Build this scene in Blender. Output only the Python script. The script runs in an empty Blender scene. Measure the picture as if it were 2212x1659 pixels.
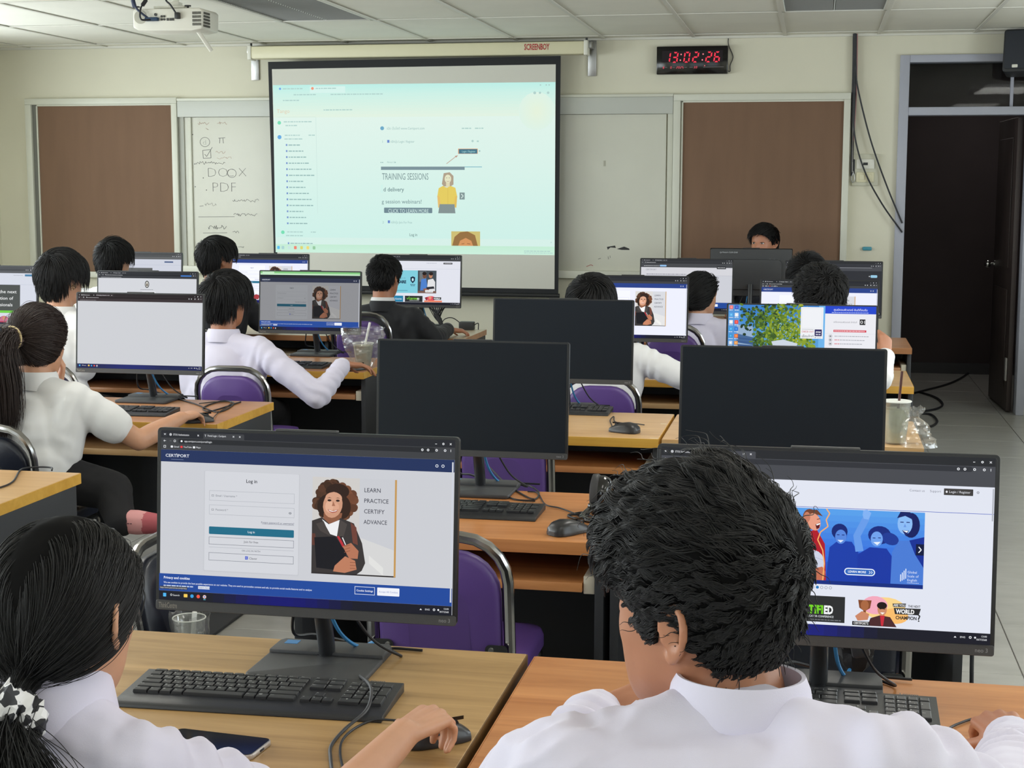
import bpy, bmesh, math, random
import numpy as np
from mathutils import Vector, Matrix, Euler, noise

SC = bpy.context.scene
COL = SC.collection
R = math.radians
H = 1.545          # camera height above the floor
WY = 11.0          # front wall plane
CEIL = 2.594
DESK = 0.695       # desk top height
LW, RW, BW = -6.2, 2.6, -2.4   # left, right, back wall

# ------------------------------------------------------------------ camera
def cam_axes(yaw, pitch, roll):
    f0 = np.array([-math.sin(yaw), math.cos(yaw), 0]); r0 = np.array([math.cos(yaw), math.sin(yaw), 0]); u0 = np.array([0, 0, 1.])
    fw = math.cos(pitch)*f0 - math.sin(pitch)*u0
    up = math.cos(pitch)*u0 + math.sin(pitch)*f0
    r = math.cos(roll)*r0 + math.sin(roll)*up
    u = math.cos(roll)*up - math.sin(roll)*r0
    return np.array([r, u, fw])
CM = cam_axes(R(11.1), R(7.25), R(.13))
FPX = 3323.0
cd = bpy.data.cameras.new('camera'); cam = bpy.data.objects.new('camera', cd); COL.objects.link(cam)
cd.sensor_width = 36.0; cd.sensor_fit = 'HORIZONTAL'; cd.lens = 36.0*FPX/2212.0
cd.clip_start = .05; cd.clip_end = 60
m = Matrix.Identity(4)
for i in range(3):
    m[i][0] = CM[0][i]; m[i][1] = CM[1][i]; m[i][2] = -CM[2][i]
m.translation = (0, 0, H)
cam.matrix_world = m
SC.camera = cam

# ------------------------------------------------------------------ world, lights, exposure
SC.view_settings.view_transform = 'Standard'; SC.view_settings.look = 'None'
SC.view_settings.exposure = 0.0; SC.view_settings.gamma = 1.0
SC.view_settings.use_curve_mapping = False
SC.cycles.use_denoising = True
SC.cycles.max_bounces = 8; SC.cycles.diffuse_bounces = 4; SC.cycles.glossy_bounces = 3
SC.cycles.transmission_bounces = 6; SC.cycles.transparent_max_bounces = 12
SC.cycles.caustics_reflective = False; SC.cycles.caustics_refractive = False
SC.cycles.sample_clamp_indirect = 4.0
wd = bpy.data.worlds.new('world'); SC.world = wd; wd.use_nodes = True
wd.node_tree.nodes['Background'].inputs[0].default_value = (.75, .86, 1, 1)
wd.node_tree.nodes['Background'].inputs[1].default_value = 1.0
WINDOWS = [(-1.6, .6), (1.3, 3.5), (4.2, 6.4), (7.1, 9.6)]       # openings in the left wall (y from, to)
ADDEDWIN = [(1.6, 3.6), (4.6, 6.6), (7.4, 9.2)]                      # unseen openings added in the right wall for more light
BACKWIN = [(-5.4, -3.0), (-2.3, .1), (.5, 2.2)]                   # openings in the back wall (x from, to)
WZ0, WZ1 = .95, 2.35
DAY = 112.0; DAYB = 11.0; DAYR = 62.0; LAMP = 15.0
def area(name, loc, rot, sx, sy, power, col):
    l = bpy.data.lights.new(name, 'AREA'); l.shape = 'RECTANGLE'; l.size = sx; l.size_y = sy; l.energy = power; l.color = col
    o = bpy.data.objects.new(name, l); COL.objects.link(o); o.location = loc; o.rotation_euler = rot
    return o
for a, b in WINDOWS:      # daylight through the windows of the left wall
    area('daylight', (LW-.3, (a+b)/2, (WZ0+WZ1)/2+.1), (0, R(-98), 0), WZ1-WZ0, b-a, DAY*(b-a)/2.2, (.93, .97, 1))
for a, b in ADDEDWIN:  # added daylight, brightens the right part of the front wall
    area('daylight', (RW+.3, (a+b)/2, (WZ0+WZ1)/2+.1), (0, R(98), 0), WZ1-WZ0, b-a, DAYR*(b-a)/2.2*(.6 if a < 2 else 1), (.93, .97, 1))
for a, b in BACKWIN:      # and of the back wall behind the photographer
    area('daylight', ((a+b)/2, BW-.3, (WZ0+WZ1)/2+.1), (R(90), 0, 0), b-a, WZ1-WZ0, DAYB*(b-a)/2.2, (.95, .98, 1))
LAMPS = [(x, y) for y in (-1.2, 1.9, 5.0) for x in (-4.9, -3.05, .1, 1.9)]
for x, y in LAMPS:        # tubes of the ceiling fittings over the room
    area('ceiling_lamp_light', (x, y, CEIL-.02), (0, 0, 0), .5, 1.1, LAMP*(1 if y > 4 else .34), (1, .97, .9))

# ------------------------------------------------------------------ pixel helpers (photo frame 2212 x 1659)
def ray(x, y):
    return CM.T @ np.array([(x-1106.)/FPX, -(y-829.5)/FPX, 1.])
def at(x, y, Y):
    """world point on the plane y = Y that the photo shows at pixel x, y"""
    r = ray(x, y); p = r*Y/r[1]
    return Vector((p[0], p[1], p[2]+H))
def atz(x, y, z):
    r = ray(x, y); p = r*(z-H)/r[2]
    return Vector((p[0], p[1], z))

# ------------------------------------------------------------------ materials
def srgb(r, g=None, b=None):
    if g is None: r, g, b = r
    f = lambda c: (c/255/12.92) if c/255 <= .04045 else ((c/255+.055)/1.055)**2.4
    return (f(r), f(g), f(b))
MATS = {}
def mat(name, col, rough=.5, metal=0., spec=.5, var=0., scale=8., stretch=(1, 1, 1), bump=0., bscale=60., coat=0., sheen=0., trans=0., alpha=1., detail=4., sss=0.):
    if name in MATS: return MATS[name]
    m = bpy.data.materials.new(name); m.use_nodes = True; nt = m.node_tree; n = nt.nodes; b = n['Principled BSDF']
    b.inputs['Base Color'].default_value = (*col, 1); b.inputs['Roughness'].default_value = rough
    b.inputs['Metallic'].default_value = metal; b.inputs['Specular IOR Level'].default_value = spec
    b.inputs['Coat Weight'].default_value = coat; b.inputs['Sheen Weight'].default_value = sheen
    b.inputs['Transmission Weight'].default_value = trans; b.inputs['Alpha'].default_value = alpha
    if sss:
        b.inputs['Subsurface Weight'].default_value = sss; b.inputs['Subsurface Radius'].default_value = (.012, .005, .003); b.inputs['Subsurface Scale'].default_value = 1.
    if var or bump:
        tc = n.new('ShaderNodeTexCoord'); mp = n.new('ShaderNodeMapping'); mp.inputs['Scale'].default_value = stretch
        nt.links.new(tc.outputs['Object'], mp.inputs[0])
    if var:
        t = n.new('ShaderNodeTexNoise'); t.inputs['Scale'].default_value = scale; t.inputs['Detail'].default_value = detail
        nt.links.new(mp.outputs[0], t.inputs[0])
        rp = n.new('ShaderNodeValToRGB'); e = rp.color_ramp.elements
        e[0].position = .3; e[1].position = .7
        e[0].color = (*[c*(1-var) for c in col], 1); e[1].color = (*[min(1, c*(1+var)) for c in col], 1)
        nt.links.new(t.outputs[0], rp.inputs[0]); nt.links.new(rp.outputs[0], b.inputs['Base Color'])
    if bump:
        t2 = n.new('ShaderNodeTexNoise'); t2.inputs['Scale'].default_value = bscale; t2.inputs['Detail'].default_value = 3
        nt.links.new(mp.outputs[0], t2.inputs[0])
        bp = n.new('ShaderNodeBump'); bp.inputs['Strength'].default_value = bump; bp.inputs['Distance'].default_value = .002
        nt.links.new(t2.outputs[0], bp.inputs['Height']); nt.links.new(bp.outputs[0], b.inputs['Normal'])
    MATS[name] = m
    return m
def wood(name, c0, c1, rough=.32, axis=0, sc=1.):
    if name in MATS: return MATS[name]
    m = bpy.data.materials.new(name); m.use_nodes = True; nt = m.node_tree; n = nt.nodes; b = n['Principled BSDF']
    b.inputs['Roughness'].default_value = rough; b.inputs['Specular IOR Level'].default_value = .4
    tc = n.new('ShaderNodeTexCoord'); mp = n.new('ShaderNodeMapping')
    s = [14*sc, 14*sc, 14*sc]; s[axis] = 1.1*sc
    mp.inputs['Scale'].default_value = s; nt.links.new(tc.outputs['Object'], mp.inputs[0])
    t = n.new('ShaderNodeTexNoise'); t.inputs['Scale'].default_value = 1.3; t.inputs['Detail'].default_value = 7; t.inputs['Roughness'].default_value = .6; t.inputs['Distortion'].default_value = .8
    nt.links.new(mp.outputs[0], t.inputs[0])
    rp = n.new('ShaderNodeValToRGB'); e = rp.color_ramp.elements
    e[0].position = .3; e[1].position = .68; e[0].color = (*c0, 1); e[1].color = (*c1, 1)
    k = e.new(.5); k.color = (*[(a*.45+q*.55) for a, q in zip(c0, c1)], 1)
    nt.links.new(t.outputs[0], rp.inputs[0]); nt.links.new(rp.outputs[0], b.inputs['Base Color'])
    MATS[name] = m
    return m
def emit_attr(name='display_glow', strength=1.0):
    if name in MATS: return MATS[name]
    m = bpy.data.materials.new(name); m.use_nodes = True; nt = m.node_tree; n = nt.nodes; b = n['Principled BSDF']
    a = n.new('ShaderNodeAttribute'); a.attribute_name = 'Col'
    b.inputs['Base Color'].default_value = (.004, .004, .004, 1); b.inputs['Roughness'].default_value = .45; b.inputs['Specular IOR Level'].default_value = .1
    nt.links.new(a.outputs['Color'], b.inputs['Emission Color']); b.inputs['Emission Strength'].default_value = strength
    MATS[name] = m
    return m
def print_attr(name='flat_print', rough=.5):
    if name in MATS: return MATS[name]
    m = bpy.data.materials.new(name); m.use_nodes = True; nt = m.node_tree; n = nt.nodes; b = n['Principled BSDF']
    a = n.new('ShaderNodeAttribute'); a.attribute_name = 'Col'
    b.inputs['Roughness'].default_value = rough
    nt.links.new(a.outputs['Color'], b.inputs['Base Color'])
    MATS[name] = m
    return m
def clear_plastic(name, tint=(.95, .96, .95), gloss=.18, rough=.08, haze=.1):
    if name in MATS: return MATS[name]
    m = bpy.data.materials.new(name); m.use_nodes = True; nt = m.node_tree; n = nt.nodes; n.remove(n['Principled BSDF'])
    out = n['Material Output']
    tr = n.new('ShaderNodeBsdfTransparent'); tr.inputs[0].default_value = (*tint, 1)
    gl = n.new('ShaderNodeBsdfGlossy'); gl.inputs['Roughness'].default_value = rough
    df = n.new('ShaderNodeBsdfDiffuse'); df.inputs[0].default_value = (.85, .85, .83, 1)
    lw = n.new('ShaderNodeLayerWeight'); lw.inputs[0].default_value = .35
    mx = n.new('ShaderNodeMath'); mx.operation = 'MULTIPLY_ADD'; mx.inputs[1].default_value = .8; mx.inputs[2].default_value = gloss*.5
    nt.links.new(lw.outputs['Facing'], mx.inputs[0]); mx.use_clamp = True
    m1 = n.new('ShaderNodeMixShader'); m1.inputs[0].default_value = haze
    nt.links.new(tr.outputs[0], m1.inputs[1]); nt.links.new(df.outputs[0], m1.inputs[2])
    m2 = n.new('ShaderNodeMixShader'); nt.links.new(mx.outputs[0], m2.inputs[0])
    mm = n.new('ShaderNodeMath'); mm.operation = 'MULTIPLY'; mm.inputs[1].default_value = gloss*2
    nt.links.new(mx.outputs[0], mm.inputs[0]); nt.links.new(mm.outputs[0], m2.inputs[0])
    nt.links.new(m1.outputs[0], m2.inputs[1]); nt.links.new(gl.outputs[0], m2.inputs[2]); nt.links.new(m2.outputs[0], out.inputs[0])
    MATS[name] = m
    return m

# ------------------------------------------------------------------ mesh builder
def frame_of(d):
    d = Vector(d).normalized()
    a = Vector((0, 0, 1)) if abs(d.z) < .9 else Vector((1, 0, 0))
    x = a.cross(d).normalized(); y = d.cross(x)
    return x, y, d
class MB:
    def __init__(s): s.v = []; s.f = []; s.mi = []
    def add(s, vs, fs, mi=0):
        o = len(s.v); s.v.extend([tuple(q) for q in vs]); s.f.extend([tuple(i+o for i in f) for f in fs]); s.mi.extend([mi]*len(fs))
    def box(s, x0, x1, y0, y1, z0, z1, mi=0, M=None):
        vs = [Vector((x, y, z)) for z in (z0, z1) for y in (y0, y1) for x in (x0, x1)]
        if M is not None: vs = [M @ q for q in vs]
        s.add(vs, [(0, 2, 3, 1), (4, 5, 7, 6), (0, 1, 5, 4), (2, 6, 7, 3), (0, 4, 6, 2), (1, 3, 7, 5)], mi)
    def prism(s, pts, y0, y1, mi=0, M=None):
        """outline in x,z (counter-clockwise seen from -y) pushed from y0 to y1"""
        n = len(pts)
        vs = [Vector((x, y0, z)) for x, z in pts]+[Vector((x, y1, z)) for x, z in pts]
        if M is not None: vs = [M @ q for q in vs]
        s.add(vs, [tuple(range(n)), tuple(range(2*n-1, n-1, -1))]+[(i, i+n, (i+1) % n+n, (i+1) % n) for i in range(n)], mi)
    def slab(s, pts, z0, z1, mi=0, M=None):
        n = len(pts)
        vs = [Vector((x, y, z0)) for x, y in pts]+[Vector((x, y, z1)) for x, y in pts]
        if M is not None: vs = [M @ q for q in vs]
        s.add(vs, [tuple(range(n-1, -1, -1)), tuple(range(n, 2*n))]+[(i, (i+1) % n, (i+1) % n+n, i+n) for i in range(n)], mi)
    def tube(s, pts, r, n=8, mi=0, closed=False, flat=1.):
        pts = [Vector(p) for p in pts]; k = len(pts); rs = r if hasattr(r, '__len__') else [r]*k
        vs = []; prev = None
        for i, p in enumerate(pts):
            if closed: d = pts[(i+1) % k]-pts[i-1]
            else: d = pts[min(i+1, k-1)]-pts[max(i-1, 0)]
            d.normalize()
            if prev is None: x, y, _ = frame_of(d)
            else:
                x = prev-d*prev.dot(d); x.normalize(); y = d.cross(x)
            prev = x
            for j in range(n):
                a = 2*math.pi*j/n
                vs.append(p+x*(math.cos(a)*rs[i])+y*(math.sin(a)*rs[i]*flat))
        fs = []
        for i in range(k if closed else k-1):
            for j in range(n):
                a = i*n+j; b = i*n+(j+1) % n; c = ((i+1) % k)*n+(j+1) % n; d = ((i+1) % k)*n+j
                fs.append((a, b, c, d))
        if not closed: fs += [tuple(range(n-1, -1, -1)), tuple((k-1)*n+j for j in range(n))]
        s.add(vs, fs, mi)
    def cap(s, p0, p1, r0, r1, n=12, mi=0):
        p0 = Vector(p0); p1 = Vector(p1); d = p1-p0; L = d.length
        if L < 1e-6: d = Vector((0, 0, 1))
        d.normalize(); pts = []; rs = []
        for a in (88, 60, 30): pts.append(p0-d*(r0*math.sin(R(a)))); rs.append(max(1e-4, r0*math.cos(R(a))))
        pts += [p0, p1]; rs += [r0, r1]
        for a in (30, 60, 88): pts.append(p1+d*(r1*math.sin(R(a)))); rs.append(max(1e-4, r1*math.cos(R(a))))
        s.tube(pts, rs, n, mi)
    def ell(s, c, r, M=None, nu=18, nv=12, mi=0):
        c = Vector(c); vs = []; fs = []
        if not hasattr(r, '__len__'): r = (r, r, r)
        for i in range(nv+1):
            t = math.pi*i/nv
            for j in range(nu):
                a = 2*math.pi*j/nu
                q = Vector((r[0]*math.sin(t)*math.cos(a), r[1]*math.sin(t)*math.sin(a), r[2]*math.cos(t)))
                if M is not None: q = M @ q
                vs.append(c+q)
                if i == 0 or i == nv: break
        o = lambda i, j: 0 if i == 0 else (1+(nv-1)*nu if i == nv else 1+(i-1)*nu+j % nu)
        for i in range(nv):
            for j in range(nu):
                a, b, cc, d = o(i, j), o(i+1, j), o(i+1, j+1), o(i, j+1)
                if i == 0: fs.append((a, b, cc))
                elif i == nv-1: fs.append((a, b, d))
                else: fs.append((a, b, cc, d))
        s.add(vs, fs, mi)
    def lathe(s, prof, n=24, c=(0, 0, 0), mi=0, M=None, close=True):
        c = Vector(c); vs = []; k = len(prof)
        for r_, z in prof:
            for j in range(n):
                a = 2*math.pi*j/n; q = Vector((r_*math.cos(a), r_*math.sin(a), z))
                if M is not None: q = M @ q
                vs.append(c+q)
        fs = [(i*n+j, i*n+(j+1) % n, (i+1)*n+(j+1) % n, (i+1)*n+j) for i in range(k-1) for j in range(n)]
        if close: fs += [tuple(range(n-1, -1, -1)), tuple((k-1)*n+j for j in range(n))]
        s.add(vs, fs, mi)
    def sheet(s, rows, mi=0, wrap=False):
        k = len(rows); n = len(rows[0]); vs = [q for r_ in rows for q in r_]
        fs = []
        for i in range(k-1):
            for j in range(n if wrap else n-1):
                fs.append((i*n+j, i*n+(j+1) % n, (i+1)*n+(j+1) % n, (i+1)*n+j))
        s.add(vs, fs, mi)
    def mesh(s, name, mats, bevel=0., seg=2, angle=35., flat=False):
        me = bpy.data.meshes.new(name); me.from_pydata(s.v, [], s.f)
        if not isinstance(mats, (list, tuple)): mats = [mats]
        for q in mats: me.materials.append(q)
        if len(mats) > 1: me.polygons.foreach_set('material_index', s.mi)
        if bevel:
            bm = bmesh.new(); bm.from_mesh(me)
            es = [e for e in bm.edges if len(e.link_faces) == 2 and e.calc_face_angle(0) > R(30)]
            bmesh.ops.bevel(bm, geom=es, offset=bevel, segments=seg, profile=.5, affect='EDGES', clamp_overlap=True)
            bm.to_mesh(me); bm.free()
        if not flat:
            me.polygons.foreach_set('use_smooth', [True]*len(me.polygons))
            me.set_sharp_from_angle(angle=R(angle))
        me.update()
        return me
    def build(s, name, mats, parent=None, loc=None, rot=None, **k):
        return put(name, s.mesh(name, mats, **k), parent, loc, rot)
def put(name, me, parent=None, loc=None, rot=None):
    o = bpy.data.objects.new(name, me); COL.objects.link(o)
    if loc is not None: o.location = loc
    if rot is not None: o.rotation_euler = rot
    if parent is not None: o.parent = parent
    return o
def tag(o, label=None, cat=None, group=None, kind=None):
    if label: o['label'] = label
    if cat: o['category'] = cat
    if group: o['group'] = group
    if kind: o['kind'] = kind
    return o
def thing(name, loc, label, cat, group=None, rz=0., rot=None):
    o = bpy.data.objects.new(name, None); o.empty_display_size = .1; COL.objects.link(o); o.location = loc
    o.rotation_euler = rot if rot else (0, 0, rz)
    return tag(o, label, cat, group)
def world_part(mb, name, mats, parent, **k):
    """mesh built in world coordinates, hung under a thing that is only moved (no rotation)"""
    l = Vector((0, 0, 0)); p = parent
    while p is not None: l = l+p.location; p = p.parent
    mb.v = [(q[0]-l.x, q[1]-l.y, q[2]-l.z) for q in mb.v]
    return mb.build(name, mats, parent, **k)
def copy_tree(o, parent=None):
    c = o.copy(); COL.objects.link(c)
    if parent is not None: c.parent = parent
    for ch in list(o.children): copy_tree(ch, c)
    return c
def spline(pts, n=8):
    """smooth curve through points"""
    P = [Vector(p) for p in pts]; P = [P[0]*2-P[1]]+P+[P[-1]*2-P[-2]]; out = []
    for i in range(1, len(P)-2):
        for k in range(n):
            t = k/n; a, b, c, d = P[i-1], P[i], P[i+1], P[i+2]
            out.append(.5*((2*b)+(c-a)*t+(2*a-5*b+4*c-d)*t*t+(3*b-a-3*c+d)*t**3))
    out.append(P[-2])
    return out
def rrect(w, h, r, n=5, cx=0, cy=0, rt=None):
    """rounded rectangle outline, counter-clockwise; rt = radius of the two top corners"""
    out = []
    for (sx, sy, a0) in ((1, -1, -90), (1, 1, 0), (-1, 1, 90), (-1, -1, 180)):
        q = rt if (rt is not None and sy > 0) else r
        for k in range(n+1):
            a = R(a0+90*k/n)
            out.append((cx+sx*(w/2-q)+q*math.cos(a), cy+sy*(h/2-q)+q*math.sin(a)))
    return out

# ------------------------------------------------------------------ flat print / screen content
GLY = {}
def glyphs(s, bold=0.):
    key = (s, bold)
    if key in GLY: return GLY[key]
    cu = bpy.data.curves.new('t', 'FONT'); cu.body = s; cu.size = 1.; cu.resolution_u = 2; cu.offset = bold
    o = bpy.data.objects.new('t', cu); COL.objects.link(o)
    dg = bpy.context.evaluated_depsgraph_get(); dg.update()
    me = o.evaluated_get(dg).to_mesh(); me.calc_loop_triangles()
    V = [(q.co.x, q.co.y) for q in me.vertices]; T = [tuple(t.vertices) for t in me.loop_triangles]
    # keep only front facing flat triangles
    o.evaluated_get(dg).to_mesh_clear(); bpy.data.objects.remove(o); bpy.data.curves.remove(cu)
    w = max([q[0] for q in V], default=0)
    GLY[key] = (V, T, w)
    return GLY[key]
class Canvas:
    def __init__(s, W, Hh): s.W = W; s.H = Hh; s.v = []; s.f = []; s.c = []; s.l = 0
    def poly(s, pts, col):
        o = len(s.v); s.l += 1
        s.v.extend([(x, y, s.l) for x, y in pts]); s.f.append(tuple(range(o, o+len(pts)))); s.c.append(srgb(col))
    def rect(s, x0, y0, x1, y1, col): s.poly([(x0, y0), (x1, y0), (x1, y1), (x0, y1)], col)
    def box(s, x0, y0, x1, y1, w, col):
        for q in ((x0, y0, x1, y0+w), (x0, y1-w, x1, y1), (x0, y0, x0+w, y1), (x1-w, y0, x1, y1)): s.rect(*q, col)
    def rr(s, x0, y0, x1, y1, r, col): s.poly([(x, y) for x, y in rrect(x1-x0, y1-y0, r, 4, (x0+x1)/2, (y0+y1)/2)], col)
    def ell(s, cx, cy, rx, ry, col, n=18, a=0):
        ca, sa = math.cos(R(a)), math.sin(R(a)); P = []
        for k in range(n):
            t = 2*math.pi*k/n; x, y = rx*math.cos(t), ry*math.sin(t); P.append((cx+x*ca-y*sa, cy+x*sa+y*ca))
        s.poly(P, col)
    def line(s, pts, w, col):
        s.l += 1
        for (x0, y0), (x1, y1) in zip(pts[:-1], pts[1:]):
            d = math.hypot(x1-x0, y1-y0) or 1; nx, ny = -(y1-y0)/d*w/2, (x1-x0)/d*w/2
            o = len(s.v); s.v.extend([(x0+nx, y0+ny, s.l), (x1+nx, y1+ny, s.l), (x1-nx, y1-ny, s.l), (x0-nx, y0-ny, s.l)]); s.f.append((o, o+1, o+2, o+3)); s.c.append(srgb(col))
    def text(s, t, x, y, h, col, al='l', bold=0., fit=None, rot=0.):
        """h = cap height; y = baseline"""
        V, T, w = glyphs(t, bold); k = h/.69; kx = k
        if fit: kx = fit/max(w, .01)
        x -= {'l': 0, 'c': .5, 'r': 1}[al]*w*kx
        s.l += 1; o = len(s.v); ca, sa = math.cos(R(rot)), math.sin(R(rot)); x0 = x
        s.v.extend([(x+a*kx*ca+b*k*sa, y-b*k*ca+a*kx*sa, s.l) for a, b in V]); s.f.extend([tuple(i+o for i in q) for q in T]); s.c.extend([srgb(col)]*len(T))
    def scrib(s, x0, x1, y, h, col, seed=0):
        """a line of print too small to read: word-length dashes"""
        rd = random.Random(seed+int(x0*7+y*13)); x = x0
        while x < x1-h:
            w = min(x1-x, h*rd.uniform(1.2, 4)); s.rect(x, y, x+w, y+h, col); x += w+h*.6
    def mesh(s, name, w, h, m, eps=1.5e-5):
        me = bpy.data.meshes.new(name)
        me.from_pydata([((x/s.W-.5)*w, -l*eps, (.5-y/s.H)*h) for x, y, l in s.v], [], s.f)
        at_ = me.attributes.new('Col', 'FLOAT_COLOR', 'CORNER'); d = []
        for p, c in zip(me.polygons, s.c): d.extend([c[0], c[1], c[2], 1.]*p.loop_total)
        at_.data.foreach_set('color', d); me.materials.append(m); me.update()
        return me
# ================================================================== THE ROOM
M_wall = mat('wall_paint', srgb(222, 218, 198), .75, var=.035, scale=1.4, bump=.12, bscale=25)
M_ceil = mat('ceiling_tile_paint', srgb(232, 230, 218), .85, var=.03, scale=2.5, bump=.15, bscale=90)
M_bar = mat('ceiling_bar_white', srgb(216, 214, 204), .5)
M_bare = mat('plaster_dark', srgb(120, 118, 110), .9)
M_tile = mat('floor_tile', srgb(158, 157, 152), .28, var=.10, scale=5, stretch=(1, 3, 1), spec=.45, detail=8)
M_grout = mat('grout', srgb(176, 175, 170), .8)
M_cork = mat('brown_board', srgb(122, 94, 74), .85, var=.05, scale=3, stretch=(4, 4, .6), bump=.15, bscale=220)
M_alu = mat('painted_aluminium', srgb(214, 214, 200), .45, var=.02, scale=4)
M_aludark = mat('grey_track', srgb(112, 112, 104), .5)
M_white = mat('whiteboard_enamel', srgb(205, 204, 190), .22, var=.03, scale=2.2, spec=.5)
M_val = mat('grey_valance', srgb(198, 200, 192), .5)
M_door = mat('door_frame_paint', srgb(172, 174, 186), .5, var=.03, scale=5)
M_darkwood = mat('dark_stained_wood', srgb(60, 50, 47), .5, var=.25, scale=3, stretch=(6, 6, .8))
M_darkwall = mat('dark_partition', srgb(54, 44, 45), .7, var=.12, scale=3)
M_blackpl = mat('black_plastic', srgb(30, 31, 33), .45, bump=.1, bscale=400)
M_blackgl = mat('black_gloss', srgb(12, 12, 14), .12)
M_chrome = mat('chrome', (.62, .62, .60), .16, 1.)
M_steel = mat('brushed_steel', (.45, .45, .45), .35, 1.)
M_whitepl = mat('white_plastic', srgb(226, 224, 212), .4)
M_cream = mat('cream_plastic', srgb(222, 216, 184), .45)
M_glassdark = clear_plastic('window_glass', (.9, .93, .93), .1, .02, .0)
PRINT = print_attr(); GLOW = emit_attr()

# floor with single tiles
fl = MB(); fl.box(LW-.2, RW+.2, BW-.2, 13.6, -.12, -.008); floor = fl.build('floor', M_grout, flat=True); tag(floor, kind='structure')
tb = MB(); tb.box(-.2985, .2985, -.2985, .2985, -.008, 0); tme = tb.mesh('floor_tile', M_tile, bevel=.0015, seg=1)
x0t = .09
for i in range(-8, 5):
    for j in range(-19, 4):
        x, y = x0t+.6*i+.3, 11.0+.6*j+.3
        if x < -4.6 or x > RW+.2 or y < 1.3 or (y > 11 and x < -.3): continue
        o = put('floor_tile', tme, floor, (x, y, 0))

# ceiling: slab, single panels, bars
cb = MB(); cb.box(LW-.2, RW+.2, BW-.2, WY+.12, CEIL+.25, CEIL+.35)
ceiling = cb.build('ceiling', M_bare, flat=True); tag(ceiling, kind='structure')
PX, PY = .6285, 1.257
XL = [.388+PX*k for k in range(-11, 5)]
YL = [9.54+PY*k for k in range(-10, 2)]
FIX = {(-6, -1), (-1, -1)}     # bays of the two louvred fittings in view
pm = MB(); pm.box(-PX/2+.006, PX/2-.006, -PY/2+.006, PY/2-.006, 0, .014); pme = pm.mesh('ceiling_panel', M_ceil, bevel=.003, seg=1)
lampset = set()
for x, y in LAMPS: lampset.add((min(range(len(XL)-1), key=lambda i: abs((XL[i]+XL[i+1])/2-x)), min(range(len(YL)-1), key=lambda j: abs((YL[j]+YL[j+1])/2-y))))
rd = random.Random(3)
for i in range(len(XL)-1):
    for j in range(len(YL)-1):
        xc, yc = (XL[i]+XL[i+1])/2, (YL[j]+YL[j+1])/2
        if (i-11, j-10) in FIX or (i, j) in lampset: continue
        put('ceiling_panel', pme, ceiling, (xc, yc, CEIL+.004), (rd.uniform(-.0015, .0015), rd.uniform(-.003, .003), 0))
sm = MB(); sm.box(-PX/2+.006, PX/2-.006, -.085, .085, 0, .014); sme = sm.mesh('ceiling_panel', M_ceil)
for i in range(len(XL)-1):
    put('ceiling_panel', sme, ceiling, ((XL[i]+XL[i+1])/2, 10.9, CEIL+.004), (rd.uniform(-.04, .02) if i in (11, 7) else 0, 0, 0))
for x in XL:
    b_ = MB(); b_.box(-.012, .012, BW, WY-.01, 0, .005); b_.build('ceiling_bar', M_bar, ceiling, (x, 0, CEIL-.003))
for y in YL[:-1]+[10.797]:
    b_ = MB(); b_.box(LW, RW, -.011, .011, 0, .005); b_.build('ceiling_bar', M_bar, ceiling, (0, y, CEIL-.002))
b_ = MB(); b_.box(LW, RW, WY-.022, WY-.002, 0, .03); b_.build('edge_bar', M_bar, ceiling, (0, 0, CEIL-.012))

# walls
DX0, DX1, DZ1 = .536, 1.44, 2.45
w = MB(); w.box(LW-.12, DX0, WY, WY+.12, 0, CEIL+.3); w.box(DX0, DX1, WY, WY+.12, DZ1, CEIL+.3); w.box(DX1, RW+.12, WY, WY+.12, 0, CEIL+.3)
wall_front = tag(w.build('wall_front', M_wall, flat=True), kind='structure')
def holed(axis, pos0, pos1, a0, a1, holes):
    w = MB(); cur = a0
    def bx(p, q, z0, z1):
        if axis == 'x': w.box(pos0, pos1, p, q, z0, z1)
        else: w.box(p, q, pos0, pos1, z0, z1)
    for h0, h1 in holes:
        bx(cur, h0, 0, CEIL+.3); bx(h0, h1, 0, WZ0); bx(h0, h1, WZ1, CEIL+.3); cur = h1
    bx(cur, a1, 0, CEIL+.3)
    return w
tag(holed('x', LW-.14, LW, BW-.12, WY, WINDOWS).build('wall_left', M_wall, flat=True), kind='structure')
tag(holed('y', BW-.12, BW, LW, RW, BACKWIN).build('wall_back', M_wall, flat=True), kind='structure')
tag(holed('x', RW, RW+.14, BW-.12, WY, ADDEDWIN).build('wall_right', M_wall, flat=True), kind='structure')
M_winfr = mat('window_frame_grey', srgb(176, 178, 180), .5)
M_pane = clear_plastic('clear_pane', (.96, .98, .98), .06, .02, .0)
k = 0
for a, b in WINDOWS:
    k += 1; f = MB()
    for q in (a, (a+b)/2, b): f.box(LW-.09, LW-.04, q-.03, q+.03, WZ0, WZ1)
    for q in (WZ0, WZ1): f.box(LW-.09, LW-.04, a, b, q-.03, q+.03)
    fo = tag(f.build('window_%d' % k, M_winfr), kind='structure')
    p = MB(); p.box(LW-.068, LW-.064, a+.03, b-.03, WZ0+.03, WZ1-.03); p.build('pane', M_pane, fo)
for a, b in ADDEDWIN:  # frames for the added right wall openings, out of view
    k += 1; f = MB()
    for q in (a, (a+b)/2, b): f.box(RW+.04, RW+.09, q-.03, q+.03, WZ0, WZ1)
    for q in (WZ0, WZ1): f.box(RW+.04, RW+.09, a, b, q-.03, q+.03)
    fo = tag(f.build('window_%d' % k, M_winfr), kind='structure')
    p = MB(); p.box(RW+.064, RW+.068, a+.03, b-.03, WZ0+.03, WZ1-.03); p.build('pane', M_pane, fo)
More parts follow.
